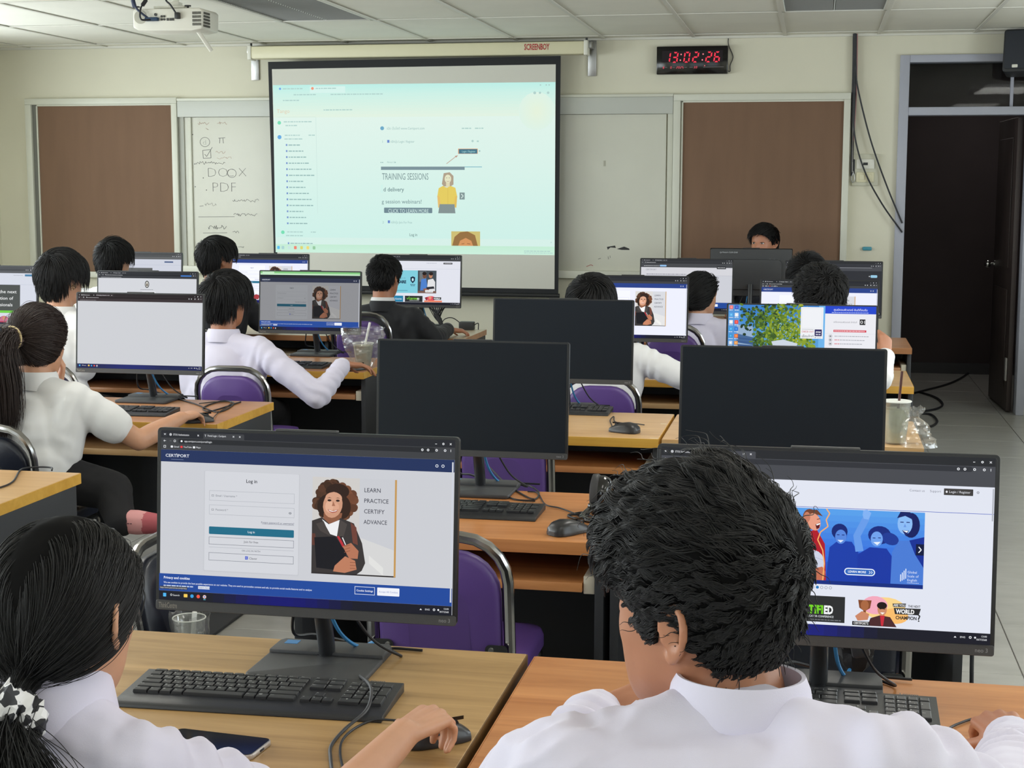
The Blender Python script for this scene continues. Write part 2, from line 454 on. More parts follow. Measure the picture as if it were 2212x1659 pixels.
for a, b in BACKWIN:
    k += 1; f = MB()
    for q in (a, (a+b)/2, b): f.box(q-.03, q+.03, BW-.09, BW-.04, WZ0, WZ1)
    for q in (WZ0, WZ1): f.box(a, b, BW-.09, BW-.04, q-.03, q+.03)
    fo = tag(f.build('window_%d' % k, M_winfr), kind='structure')
    p = MB(); p.box(a+.03, b-.03, BW-.068, BW-.064, WZ0+.03, WZ1-.03); p.build('pane', M_pane, fo)
# dark lobby beyond the doorway
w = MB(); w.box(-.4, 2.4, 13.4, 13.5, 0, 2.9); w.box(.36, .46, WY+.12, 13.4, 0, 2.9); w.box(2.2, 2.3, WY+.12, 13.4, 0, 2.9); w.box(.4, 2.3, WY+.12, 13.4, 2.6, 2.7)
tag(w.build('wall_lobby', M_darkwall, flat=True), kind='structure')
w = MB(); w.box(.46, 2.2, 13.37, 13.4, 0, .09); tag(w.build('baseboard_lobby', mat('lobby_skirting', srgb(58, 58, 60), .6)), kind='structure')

_l = area('lobby_fill_light', (1.3, 12.4, 2.58), (0, 0, 0), .3, .3, 5.0, (1, .95, .9))  # added fill without a fitting, lifts the dark lobby
# door frame, transom, open leaf
f = MB(); f.box(DX0, .6, WY-.035, WY+.13, 0, DZ1); f.box(1.385, DX1, WY-.035, WY+.13, 0, DZ1)
f.box(.6, 1.385, WY-.035, WY+.13, 2.4, DZ1); f.box(.6, 1.385, WY-.035, WY+.13, 2.045, 2.1)
df = tag(f.build('trim_1', M_door, bevel=.004), kind='structure')
p = MB(); p.box(.6, 1.385, WY+.05, WY+.055, 2.1, 2.4); p.build('pane', M_glassdark, df)
p = MB(); p.box(1.27, 1.29, WY+.04, WY+.065, 2.1, 2.4); p.build('glazing_bar', M_door, df)
leaf = MB(); leaf.box(0, .035, 0, .80, .01, 2.035)
door = tag(leaf.build('door_1', M_darkwood, loc=(1.335, 11.09, 0), rot=(0, 0, R(2.5)), bevel=.004), kind='structure')
for z0, z1 in ((.15, .85), (1.0, 1.9)):
    p = MB(); p.box(-.008, .0, .13, .67, z0, z1); p.build('panel', M_darkwood, door, bevel=.006)
kn = MB(); kn.tube([(0, 0, 0), (-.03, 0, 0)], .011, 12); kn.ell((-.05, 0, 0), (.026, .028, .028)); kn.tube([(0, 0, 0), (-.006, 0, 0)], .03, 16)
kn.build('door_knob', M_chrome, door, (0, .745, 1.0))
hg = MB(); hg.box(-.012, 0, .015, .06, .22, .38); hg.build('hinge', mat('pale_hinge', srgb(165, 162, 158), .5), door, bevel=.003)
w = MB(); w.box(LW, DX0, WY-.012, WY, 0, .09); tag(w.build('baseboard_front', mat('skirting_grey', srgb(150, 150, 146), .5)), kind='structure')

# ---------------------------------------------------------------- boards on the front wall
def board(name, x0, x1, z0, z1, label, left_reveal):
    t = thing(name, ((x0+x1)/2, WY, z0), label, 'board')
    c = (x1+x0)/2; a, b = x0-c, x1-c; h = z1-z0
    for nm, q in (('top_rail', (a, b, h-.045, h)), ('bottom_rail', (a, b, 0, .045)), ('left_stile', (a, a+.05, .045, h-.045)), ('right_stile', (b-.045, b, .045, h-.045))):
        f = MB(); f.box(q[0], q[1], -.055, -.0, q[2], q[3]); f.build(nm, M_alu, t, bevel=.003)
    f = MB(); f.box(a+.05, a+.05+(.038 if left_reveal else .008), -.03, -.002, .045, h-.045); f.build('track', M_aludark if left_reveal else M_alu, t)
    f = MB()
    i0 = a+.05+(.038 if left_reveal else .008)
    f.box(i0, i0+.01, -.045, -.004, .045, h-.045); f.box(i0, b-.045, -.045, -.004, h-.057, h-.045)
    f.build('panel_edge', M_alu, t, bevel=.002)
    f = MB(); f.box(i0+.01, b-.046, -.034, -.006, .046, h-.057); f.build('panel', M_cork, t)
    return t
board('notice_board', -5.935, -4.705, .86, 2.212, 'brown fibre notice board in white frame, left of the whiteboard', True)
board('notice_board', -1.0, .214, .86, 2.2, 'brown fibre notice board in white frame behind the teacher', False)
wb = thing('whiteboard', (-2.85, WY, .86), 'long whiteboard with faint marker writing behind the projection screen', 'whiteboard')
f = MB(); f.box(-1.81, 1.8, -.02, -.002, .1, 1.205); f.build('board_surface', M_white, wb)
f = MB(); f.box(-1.852, 1.848, -.05, -.001, 1.207, 1.325); f.build('valance', M_val, wb, bevel=.004)
f = MB(); f.box(-1.852, 1.848, -.055, -.001, 1.325, 1.345); f.build('top_rail', M_alu, wb, bevel=.003)
f = MB(); f.box(-1.852, 1.848, -.075, -.001, .045, .10); f.build('ledge', M_alu, wb, bevel=.004)
f = MB(); f.box(-1.852, -1.81, -.03, -.002, .1, 1.207); f.build('side_track', mat('track_grey', srgb(168, 168, 158), .5), wb)
f = MB(); f.box(-1.775, -1.752, -.034, -.02, .1, 1.205); f.build('panel_edge', M_alu, wb, bevel=.002)
f = MB(); f.box(1.81, 1.846, -.03, -.002, .1, 1.207); f.build('side_track', M_alu, wb)
c = Canvas(190, 318)     # marker writing, left end of the board
K = (92, 92, 88); RD = (176, 150, 132); GR = (150, 150, 140)
for q, x, y, h, col in (('d', 37, 58, 11, K), ('DO', 44, 127, 20, K), ('C', 84, 126, 17, K), ('X', 108, 126, 19, K), ('PDF', 53, 159, 21, K)):
    c.text(q, x, y, h, col, bold=-.03)
for a0, rx, ry, cx, cy in ((0, 10, 10, 42, 52), (0, 9, 9, 96, 119)):
    c.line([(cx+rx*math.cos(t*.35), cy+ry*math.sin(t*.35)) for t in range(19)], .9, K)
c.line([(70, 44), (84, 43)], 1, K); c.line([(73, 44), (72, 55)], 1, K); c.line([(79, 44), (80, 55)], 1, K)
c.line([(37, 70), (53, 68), (54, 86), (38, 87), (37, 70)], 1, K); c.line([(41, 78), (45, 83), (57, 63)], 1, K)
def squig(x, y, n, col, a=3., w=.8, seed=0):
    rd_ = random.Random(seed); P = [(x, y)]
    for _ in range(n): P.append((P[-1][0]+rd_.uniform(.6, 3.4), y+rd_.uniform(-a, a)))
    c.line(P, w, col)
squig(22, 97, 30, K, 3.6, .8, 1); squig(28, 12, 10, RD, 3.5, .9, 2); squig(68, 12, 10, RD, 3.5, .9, 3); squig(64, 74, 10, RD, 3, .8, 4); squig(66, 86, 14, RD, 2.5, .7, 5)
squig(96, 177, 26, K, 4, .8, 6); squig(98, 208, 26, K, 3.5, .8, 7); squig(45, 235, 22, K, 5, .9, 8); squig(38, 186, 14, GR, 4, .8, 9); squig(95, 245, 6, K, 3, .8, 10); squig(106, 277, 6, K, 3, .8, 11)
c.line([(25, 213), (100, 212)], .9, K); c.line([(34, 248), (84, 247)], .9, K); c.line([(28, 190), (36, 189)], 1, K); c.line([(44, 22), (50, 26), (46, 24)], .8, RD)
for x, y in ((20, 99), (37, 129), (20, 148), (43, 155), (17, 36)): c.ell(x, y, 1.2, 1.2, K)
tag(put('marker_writing', c.mesh('marker_writing', .73, 1.1, PRINT), wb, (-1.445, -.0206, .653)), kind='stuff')
c = Canvas(250, 335)     # right end of the board: smears and marks
for x, y, sd in ((1322, 532, 1), (1350, 534, 2)):
    x -= 1215; y -= 252
    c.poly([(x, y), (x+18, y-3), (x+20, y+2), (x+8, y+1), (x+2, y+6)] if sd == 1 else [(x-6, y+2), (x+10, y-3), (x+21, y+1), (x+22, y+4), (x+4, y+4)], (42, 42, 42))
c.line([(62, 322), (72, 318), (77, 320)], 1.4, (176, 110, 100)); c.line([(88, 306), (94, 304)], 1, K); c.line([(110, 300), (111, 306)], 1, K); c.line([(114, 298), (115, 303)], .8, K)
c.rect(98, 100, 103, 112, (176, 174, 158))
tag(put('marker_writing', c.mesh('marker_writing', .82, 1.14, PRINT), wb, (1.445, -.0206, .653)), kind='stuff')

# ---------------------------------------------------------------- projection screen
SY = 10.86
ps = thing('projection_screen', (-2.85, SY, .80), 'pull-down white projection screen with black border showing a bright web page', 'screen')
f = MB(); f.box(-1.215, 1.235, -.045, .06, 1.675, 1.765); f.build('casing', M_cream, ps, bevel=.012)
for s in (-1, 1):
    f = MB(); x = -1.225 if s < 0 else 1.245
    f.box(x-.014, x+.014, -.05, .065, 1.668, 1.77); f.build('end_cap', M_whitepl, ps, bevel=.006)
    f = MB(); x2 = x+s*.022
    f.box(x2-.012, x2+.012, .0, .135, 1.72, 1.765); f.box(x2-.03, x2+.03, .128, .138, 1.535, 1.79)
    f.build('bracket', M_steel, ps, bevel=.002)
    f = MB(); f.tube([(x, 0, 1.77), (x, 0, 1.79)], .008, 8); f.build('hook', M_blackpl, ps)
f = MB(); f.prism([(-1.075, -.005), (1.055, -.012), (1.062, 1.668), (-1.098, 1.655)], 0, .004); f.build('border', mat('screen_black', srgb(22, 24, 28), .7), ps)
f = MB(); f.prism([(-1.048, .035), (1.028, .03), (1.028, 1.61), (-1.068, 1.602)], -.003, -.001); f.build('fabric', mat('screen_fabric', srgb(214, 212, 202), .8), ps)
f = MB(); f.tube([(-1.09, 0, -.012), (1.065, 0, -.018)], .016, 12); f.build('weight_bar', M_blackpl, ps)
f = MB(); f.tube([(-.02, 0, -.02), (-.018, 0, -.16)], .006, 8); f.ell((-.018, 0, -.17), (.012, .012, .02)); f.build('pull_cord', M_blackpl, ps)
c = Canvas(300, 40); c.text('SCREENBOY', 150, 24, 12, (176, 40, 48), 'c', .02, fit=54)
put('maker_mark', c.mesh('maker_mark', 1.0, .133, PRINT), ps, (.92-.02, -.0462, 1.722))
# projected page: 609 x 363 px of the photo
c = Canvas(609, 363)
BG = (214, 240, 232)
c.rect(0, 0, 609, 363, BG)
def grad(y0, y1, ca, cb, n, x0=0, x1=609):
    for k_ in range(n):
        t = (k_+.5)/n; c.rect(x0, y0+(y1-y0)*k_/n, x1, y0+(y1-y0)*(k_+1)/n, [ca[i]*(1-t)+cb[i]*t for i in range(3)])
grad(0, 20, (188, 238, 230), (204, 240, 230), 6); grad(20, 70, (204, 240, 230), (226, 242, 226), 8); grad(70, 330, (224, 243, 234), (206, 240, 232), 26); grad(345, 363, (196, 236, 212), (204, 240, 222), 4)
for k_ in range(9): c.ell(570, 60, 38-k_*4, 40-k_*4, [221+k_*.9, 242, 229-k_*1.1])
T1 = (176, 208, 203); T2 = (152, 186, 184)
c.rect(82, 4, 160, 18, (214, 243, 236))
for x, y, r, col in ((16, 8, 2.4, (110, 160, 230)), (88, 8, 3, (240, 150, 120)), (13, 81, 4, (120, 222, 180)), (13, 112, 4.5, (100, 170, 226)), (240, 94, 4.2, (110, 170, 200)), (17, 319, 4, (120, 222, 180))): c.ell(x, y, r, r, col)
for x0, x1, y in ((22, 66, 8), (95, 140, 8), (46, 98, 21), (128, 242, 21), (22, 58, 33), (112, 175, 54), (23, 88, 79), (27, 55, 87), (25, 60, 108), (24, 66, 116), (78, 92, 108), (27, 62, 318), (24, 62, 326), (80, 92, 318)): c.scrib(x0, x1, y-1, 2.3, T1, 1)
for i in range(14):
    y = 129+i*13.1; c.rect(27, y-2, 30.5, y+2, (120, 150, 205)); c.scrib(33, 60+(i*37 % 31), y-1, 2.4, T2, i)
c.rect(28, 341, 31.5, 345, (120, 150, 205)); c.scrib(34, 86, 342, 2.2, T2, 4)
c.text('Tango', 8, 60, 8, (226, 206, 178), bold=.0)
c.line([(95, 70), (96, 277)], .6, (196, 222, 216)); c.line([(10, 69), (95, 69)], .5, (196, 222, 216))
c.text('เปิด เว็บไซต์ www.Certiport.com', 250, 97, 5, T2, fit=82); c.scrib(412, 432, 94, 2.4, T1); c.scrib(440, 458, 94, 2.4, T1)
c.text('1', 239, 125, 5, T2); c.rect(251, 119, 256, 125, (110, 140, 205)); c.text('คลิกปุ่ม Login / Register', 258, 125, 5, T2, fit=52); c.ell(435, 122, 2.4, 2.4, T1); c.scrib(444, 452, 121, 3, T1)
c.rect(404, 138, 446, 149, (232, 170, 120)); c.rect(405.5, 139, 445, 148.5, (70, 118, 138)); c.text('Login / Register', 412, 146, 4.2, (170, 220, 220), fit=29); c.ell(450, 143, 1.6, 1.6, T2)
c.line([(379, 170), (400, 154)], 1.2, (190, 150, 132)); c.poly([(404, 152), (397, 153.5), (400, 157)], (190, 150, 132))
c.scrib(236, 242, 166, 1.8, T2); c.text('About Us', 250, 168, 3.4, T2); c.poly([(266, 166), (270, 166), (268, 168.5)], T2)
c.rect(237, 176, 418, 183, (124, 146, 154)); c.rect(418, 176, 455, 177.5, (120, 180, 196))
c.text('TRAINING SESSIONS', 239, 204, 14, (122, 146, 148), fit=101); c.text('nd delivery', 236, 229, 8.6, (118, 146, 148), bold=.012, fit=51)
c.rect(236, 215, 241, 232, (208, 241, 233))
c.text('g session webinars!', 238, 255, 8.6, (128, 156, 158), bold=.006, fit=87)
c.rr(243, 264, 348, 275.5, 1.5, (112, 136, 146)); c.text('CLICK TO LEARN MORE', 252, 275, 8.2, (212, 238, 234), fit=88)
# woman in a yellow shirt
c.poly([(369, 213), (373, 190), (386, 188), (394, 196), (394, 214), (388, 218), (373, 218)], (176, 160, 138)); c.ell(382, 202, 7, 9, (228, 228, 196)); c.rect(378, 210, 386, 220, (222, 216, 180))
c.ell(379.5, 200, .9, .7, (110, 110, 100)); c.ell(385, 200, .9, .7, (110, 110, 100)); c.line([(379, 206.5), (382, 208), (385.5, 206.5)], .8, (180, 130, 110))
c.poly([(371, 217), (380, 221), (388, 217), (398, 221), (402, 240), (400, 258), (363, 258), (359, 240), (362, 222)], (228, 204, 96)); c.poly([(359, 238), (364, 240), (367, 262), (361, 264)], (230, 190, 110)); c.poly([(402, 238), (397, 240), (395, 262), (400, 264)], (226, 190, 96)); c.line([(382, 222), (382, 257)], .6, (206, 176, 84)); c.poly([(364, 256), (396, 256), (398, 275.5), (361, 275.5)], (132, 146, 146))
c.rect(407, 231, 418, 246, (132, 152, 152)); c.line([(410.5, 234), (415, 238.5), (410.5, 243)], 1.4, (226, 244, 238))
c.text('2', 239, 298, 5, T2); c.rect(251, 291.5, 256, 297.5, (110, 140, 205)); c.text('คลิกปุ่ม Join For Free', 258, 298, 5, T2, fit=46)
c.text('Log in', 298, 325, 6, (110, 138, 138), fit=17, bold=.01)
c.rect(389, 314, 451, 345, (206, 190, 116)); c.poly([(391, 345), (396, 326), (408, 316), (424, 314), (440, 322), (446, 345)], (150, 112, 66)); c.poly([(404, 345), (408, 334), (420, 328), (432, 334), (436, 345)], (214, 150, 96)); c.line([(411, 341), (417, 340)], 1, (120, 80, 50)); c.line([(423, 340), (430, 341)], 1, (120, 80, 50))
for i, col in enumerate(((90, 190, 240), (170, 210, 210), (200, 230, 225), (240, 130, 110), (222, 214, 110), (240, 218, 120), (150, 200, 160))): c.rr(4+i*14-(4 if i else 0), 349, 10+i*14-(4 if i else 0), 356, 1.5, col)
c.scrib(545, 600, 354, 2, T1, 3); c.scrib(545, 606, 358, 1.6, T1, 4); c.ell(602, 336, .8, 1.6, T1)
for x in (578, 590, 596): c.ell(x, 6, 1.6, 1.6, T1)
c.ell(566, 22, 3, 3, T1); c.ell(577, 22, 2.4, 2.4, T1); c.ell(594, 22, 2.6, 2.6, T1)
put('projected_image', c.mesh('projected_image', 2.09, 1.215, GLOW), ps, (-.018, -.0032, .88))  # page glows by itself, standing in for the projector beam

# ---------------------------------------------------------------- wall clock
ck = thing('wall_clock', (-.876, WY, 2.338), 'black digital wall clock with red digits above the right notice board', 'clock')
f = MB(); f.box(-.247, .247, -.05, 0, 0, .192); f.build('case', M_blackgl, ck, bevel=.006)
c = Canvas(586, 224)
RED = (255, 62, 84); DK = (44, 34, 36)
c.rect(44, 36, 545, 128, (30, 26, 28))
SEG = {'0': 'abcdef', '1': 'bc', '2': 'abged', '3': 'abgcd', '5': 'afgcd', '6': 'afgedc', '8': 'abcdefg'}
def digit(ch, x, y, w_, h_, col, th):
    sl = lambda px, py: (px+(y+h_-py)*.13, py); t = th
    q = {'a': [(x+t, y), (x+w_-t, y), (x+w_-t*1.6, y+t), (x+t*1.6, y+t)], 'd': [(x+t, y+h_), (x+w_-t, y+h_), (x+w_-t*1.6, y+h_-t), (x+t*1.6, y+h_-t)],
         'g': [(x+t, y+h_/2-t/2), (x+w_-t, y+h_/2-t/2), (x+w_-t, y+h_/2+t/2), (x+t, y+h_/2+t/2)],
         'f': [(x, y+t*.6), (x+t, y+t*1.2), (x+t, y+h_/2-t*.6), (x, y+h_/2-t*.3)], 'e': [(x, y+h_-t*.6), (x+t, y+h_-t*1.2), (x+t, y+h_/2+t*.6), (x, y+h_/2+t*.3)],
         'b': [(x+w_, y+t*.6), (x+w_-t, y+t*1.2), (x+w_-t, y+h_/2-t*.6), (x+w_, y+h_/2-t*.3)], 'c': [(x+w_, y+h_-t*.6), (x+w_-t, y+h_-t*1.2), (x+w_-t, y+h_/2+t*.6), (x+w_, y+h_/2+t*.3)]}
    for s_ in SEG[ch]: c.poly([sl(*p_) for p_ in q[s_]], col)
for ch, x in (('1', 60), ('3', 122), ('0', 220), ('2', 292), ('2', 400), ('6', 467)): digit(ch, x, 46, 50, 86, RED, 11)
for x in (197, 378):
    for y in (66, 112): c.ell(x+(112-y)*.13, y, 6, 6, (255, 140, 150))
for ch, x in (('8', 52), ('0', 114), ('2', 164), ('0', 180), ('2', 196), ('5', 212), ('3', 306), ('0', 324)): digit(ch, x, 160, 11, 20, (255, 90, 110), 3.6)
for x0, x1 in ((72, 92), (134, 152), (232, 258), (272, 300), (388, 555)): c.scrib(x0, x1, 168, 3, (120, 116, 118))
c.ell(398, 158, 4, 4, (255, 120, 130))
put('red_digits', c.mesh('red_digits', .494, .192, GLOW), ck, (0, -.0506, .096))
f = MB(); f.tube(spline([(.247, -.02, .02), (.262, -.01, .02), (.262, -.01, .06), (.28, -.008, .12), (.248, -.008, .2), (.246, -.008, .25)]), .0028, 6); f.build('power_cord', M_blackpl, ck)

# cables hanging on the front wall
M_cable = mat('cable_black', srgb(24, 26, 32), .5); M_cablew = mat('cable_grey', srgb(188, 182, 176), .5); M_cableb = mat('cable_blue', srgb(64, 140, 200), .45); M_cablep = mat('cable_pink', srgb(170, 120, 120), .5)
cbl = thing('cable_bundle', at(1848, 72, 10.97), 'bundle of black and white cables running down the wall from the ceiling', 'cables')
for dx, yb, mm, rr_ in ((-4, 380, M_cable, .006), (-1, 372, M_cablew, .005), (2, 350, M_cable, .005), (4, 300, M_cablep, .004)):
    f = MB(); P = [at(1848+dx, 72, 10.98), at(1847+dx, 150, 10.98), at(1845+dx, 220, 10.98), at(1842+dx*.5, 300, 10.98), at(1841+dx*.5, yb, 10.98)]
    f.tube(spline(P), rr_, 8); world_part(f, 'cable', mm, cbl)
for P in (((1848, 72), (1849, 140), (1853, 190), (1880, 300), (1915, 400), (1949, 482)), ((1846, 72), (1845, 200), (1846, 290), (1868, 370), (1905, 440), (1949, 502))):
    f = MB(); f.tube(spline([at(x, y, 10.955) for x, y in P]), .0055, 8); world_part(f, 'hanging_cable', M_cable, cbl)
sw = thing('wall_switch', at(1869, 367, 10.985), 'cream socket and light switch plates on wall beside the doorway', 'switch')
f = MB(); f.box(-.088, .088, -.004, .014, -.108, .108); f.build('back_plate', mat('old_cream', srgb(206, 204, 184), .5), sw, bevel=.003)
for dz, nm in ((.04, 'socket_plate'), (-.05, 'switch_plate')):
    f = MB(); f.box(-.06, .06, -.014, -.003, dz-.034, dz+.034); f.build(nm, M_whitepl if dz > 0 else M_cream, sw, bevel=.004)
f = MB(); f.box(-.016, .016, -.016, -.012, .032, .05); f.build('socket_hole', M_blackpl, sw)
for x in (-.022, .024): f = MB(); f.box(x-.018, x+.018, -.019, -.012, -.07, -.03); f.build('rocker', M_cream, sw, bevel=.002)
mg = MB(); mg.box(-.032, .032, -.02, 0, -.013, .013); tag(mg.build('magnet', mat('teal_plastic', srgb(70, 150, 170), .4), loc=at(1873, 537, 10.998), bevel=.008), 'small teal magnet on the white wall beside the doorway', 'magnet')
hk = thing('wall_hook', at(1843, 360, 10.985), 'small black hook with wire loop at the edge of the notice board', 'hook')
f = MB(); f.box(-.012, .012, -.008, .01, -.05, .05); f.build('plate', M_blackpl, hk, bevel=.003)
f = MB(); f.tube(spline([(0, -.01, -.03), (.012, -.015, -.08), (0, -.015, -.11), (-.01, -.015, -.08), (0, -.01, -.04)]), .0025, 6); f.build('loop', M_steel, hk)

# wall speaker
sk = thing('wall_speaker', at(2205, 115, 10.82), 'black wall speaker tilted down above the door frame', 'speaker', rot=(R(-8), 0, R(-14)))
f = MB(); f.prism(rrect(.2, .28, .02), -.09, .09); f.build('cabinet', M_blackpl, sk, bevel=.006)
f = MB(); f.prism(rrect(.18, .25, .016, cx=0, cy=.005), -.1, -.088); f.build('grille', mat('speaker_grille', srgb(38, 42, 50), .7, bump=.6, bscale=700), sk, bevel=.003)
f = MB(); f.prism(rrect(.036, .02, .004, cx=-.02, cy=-.105), -.104, -.098); f.build('badge', M_whitepl, sk)
f = MB(); f.tube([(0, .09, 0), (0, .2, .03)], .012, 8); f.box(-.03, .03, .2, .21, -.04, .08); f.build('bracket', M_blackpl, sk)

# ---------------------------------------------------------------- ceiling fittings and projector
M_louv = mat('louvre_aluminium', (.30, .30, .285), .45, .35)
M_refl = mat('reflector_white', srgb(236, 240, 234), .35)
def louvre_light(xc, yc, label):
    t = thing('ceiling_light', (xc, yc, CEIL), label, 'ceiling light')
    hx, hy = PX/2-.008, PY/2-.008
    f = MB(); f.box(-hx, hx, -hy, hy, .11, .115); f.box(-hx, -hx+.004, -hy, hy, 0, .115); f.box(hx-.004, hx, -hy, hy, 0, .115); f.box(-hx, hx, -hy, -hy+.004, 0, .115); f.box(-hx, hx, hy-.004, hy, 0, .115)
    f.build('housing', M_refl, t)
    f = MB()
    for a in (-hx, hx-.02): f.box(a, a+.02, -hy, hy, -.004, .004)
    for a in (-hy, hy-.02): f.box(-hx, hx, a, a+.02, -.004, .004)
    f.build('frame', M_bar, t, bevel=.001)
    for x0 in (-hx+.022, .006):
        f = MB(); n = 46
        for i in range(n):
            y = -hy+.03+(2*hy-.06)*i/(n-1); f.box(x0, x0+hx-.03, y-.0012, y+.0012, .002, .05)
        lo = f.build('louvre_slats', M_louv, t); tag(lo, kind='stuff')
    for x0 in (-hx+.02, -.002, hx-.022):
        f = MB(); n = 30; P = [(-hy+.02, .055), (-hy+.02, .004)]
        for i in range(n):
            y = -hy+.02+(2*hy-.04)*i/n; P += [(y, .0), (y+(2*hy-.04)/n*.8, .022)]
        P += [(hy-.02, 0), (hy-.02, .055)]
        v = [(x0, a, b) for a, b in P]+[(x0+.003, a, b) for a, b in P]; k_ = len(P)
        f.add(v, [tuple(range(k_)), tuple(range(2*k_-1, k_-1, -1))]+[(i, (i+1) % k_, (i+1) % k_+k_, i+k_) for i in range(k_)])
        f.build('reflector', M_refl, t, flat=True)
    for x0 in (-hx/2, hx/2):
        f = MB(); f.tube([(x0, -hy+.03, .085), (x0, hy-.03, .085)], .013, 10); f.build('lamp_tube', M_refl, t)
louvre_light((XL[5]+XL[6])/2, (YL[9]+YL[10])/2, 'louvred ceiling light with sawtooth reflector beside the projector')
louvre_light((XL[10]+XL[11])/2, (YL[9]+YL[10])/2, 'louvred ceiling light cut off by the top of the photo')
M_diff = bpy.data.materials.new('lamp_diffuser'); M_diff.use_nodes = True
_b = M_diff.node_tree.nodes['Principled BSDF']; _b.inputs['Emission Color'].default_value = (1, .97, .9, 1); _b.inputs['Emission Strength'].default_value = 1.5
for i, j in sorted(lampset):
    t = thing('ceiling_light', ((XL[i]+XL[i+1])/2, (YL[j]+YL[j+1])/2, CEIL), 'lit ceiling light %s, %s' % (('by the left windows', 'left of the middle', 'right of the middle', 'by the right windows')[sum(XL[q] < XL[i] for q in {a_ for a_, _ in lampset})], ('at the back wall', 'above the nearest desks', 'over the third row of desks')[sum(q < j for q in {b_ for _, b_ in lampset})]), 'ceiling light', 'lit ceiling lights')
    f = MB(); f.box(-.3, .3, -.6, .6, .03, .09); f.build('housing', M_bar, t)
    f = MB(); f.box(-.28, .28, -.58, .58, .012, .02); f.build('diffuser', M_diff, t)

pj = thing('ceiling_projector', at(380, 45, 8.2), 'white ceiling projector with plugged-in cables near the ceiling', 'projector')
PZ = CEIL-pj.location.z
f = MB(); f.prism([(-.2, -.045), (-.17, -.062), (.14, -.068), (.2, -.058), (.205, .04), (.19, .055), (-.19, .055), (-.2, .045)], -.12, .12)
f.build('body', M_whitepl, pj, bevel=.012, seg=3)
f = MB()
for i in range(6):
    for j in range(5): f.box(.203, .209, -.1+i*.014, -.09+i*.014, -.045+j*.017, -.034+j*.017)
for i in range(7):
    for j in range(4): f.box(.148+i*.0075, .1525+i*.0075, -.1225, -.118, -.04+j*.02, -.026+j*.02)
f.build('vent_grille', mat('vent_dark', srgb(90, 90, 84), .6), pj)
f = MB(); f.tube([(-.155, -.119, .01), (-.155, -.1235, .01)], .036, 24); f.build('speaker_disc', mat('disc_grey', srgb(188, 186, 172), .6), pj)
f = MB()
for x, z, r_ in ((-.065, .022, .008), (-.03, .012, .006), (-.015, .012, .006), (-.03, -.005, .006), (-.015, -.005, .006), (.06, .0, .004)): f.tube([(x, -.119, z), (x, -.126, z)], r_, 10)
for x in (.005, .022, .035): f.box(x-.006, x+.006, -.124, -.118, -.012, .002)
f.build('sockets', mat('socket_dark', srgb(60, 60, 58), .5), pj)
f = MB(); f.box(-.12, -.045, -.15, -.12, -.014, .006); f.build('video_plug', mat('plug_blue', srgb(34, 60, 90), .5), pj, bevel=.005)
f = MB(); f.box(.055, .08, -.15, -.12, -.005, .03); f.build('power_plug', M_blackpl, pj, bevel=.004)
f = MB(); f.tube(spline([(-.1, -.14, 0), (-.16, -.15, .05), (-.185, -.14, .1), (-.19, -.1, .16), (-.18, -.02, PZ+.02)]), .006, 8); f.tube([(-.178, -.14, .06), (-.188, -.14, .1)], .012, 10); f.build('blue_cable', mat('cable_navy', srgb(32, 44, 74), .5), pj)
f = MB(); f.tube(spline([(-.085, -.15, -.008), (-.13, -.17, -.006), (-.135, -.16, .05), (-.12, -.14, .09), (-.1, -.09, .17), (-.1, 0, PZ+.02)]), .005, 8); f.tube([(-.128, -.15, .07), (-.115, -.13, .1)], .011, 10); f.build('black_cable', M_cable, pj)
f = MB(); f.tube(spline([(.065, -.14, .02), (.03, -.14, .07), (0, -.13, .1), (-.03, -.06, .17), (-.03, 0, PZ+.02)]), .005, 8); f.build('power_cable', M_cable, pj)
f = MB(); f.tube([(0, 0, .08), (0, 0, PZ+.02)], .02, 12); f.box(-.1, .08, -.07, .07, .062, .074); f.box(-.03, .03, -.03, .03, .074, .1); f.build('mount', M_whitepl, pj, bevel=.003)
for x in (-.19, .11): f = MB(); f.tube([(x, -.09, .05), (x, -.09, .066)], .006, 8); f.tube([(x, -.09, .066), (x, -.09, .072)], .018, 14); f.build('foot_knob', M_blackpl, pj)
f = MB(); f.tube([(.13, -.02, -.05), (.18, .06, -.16)], .012, 10); f.build('arm_rod', M_whitepl, pj)
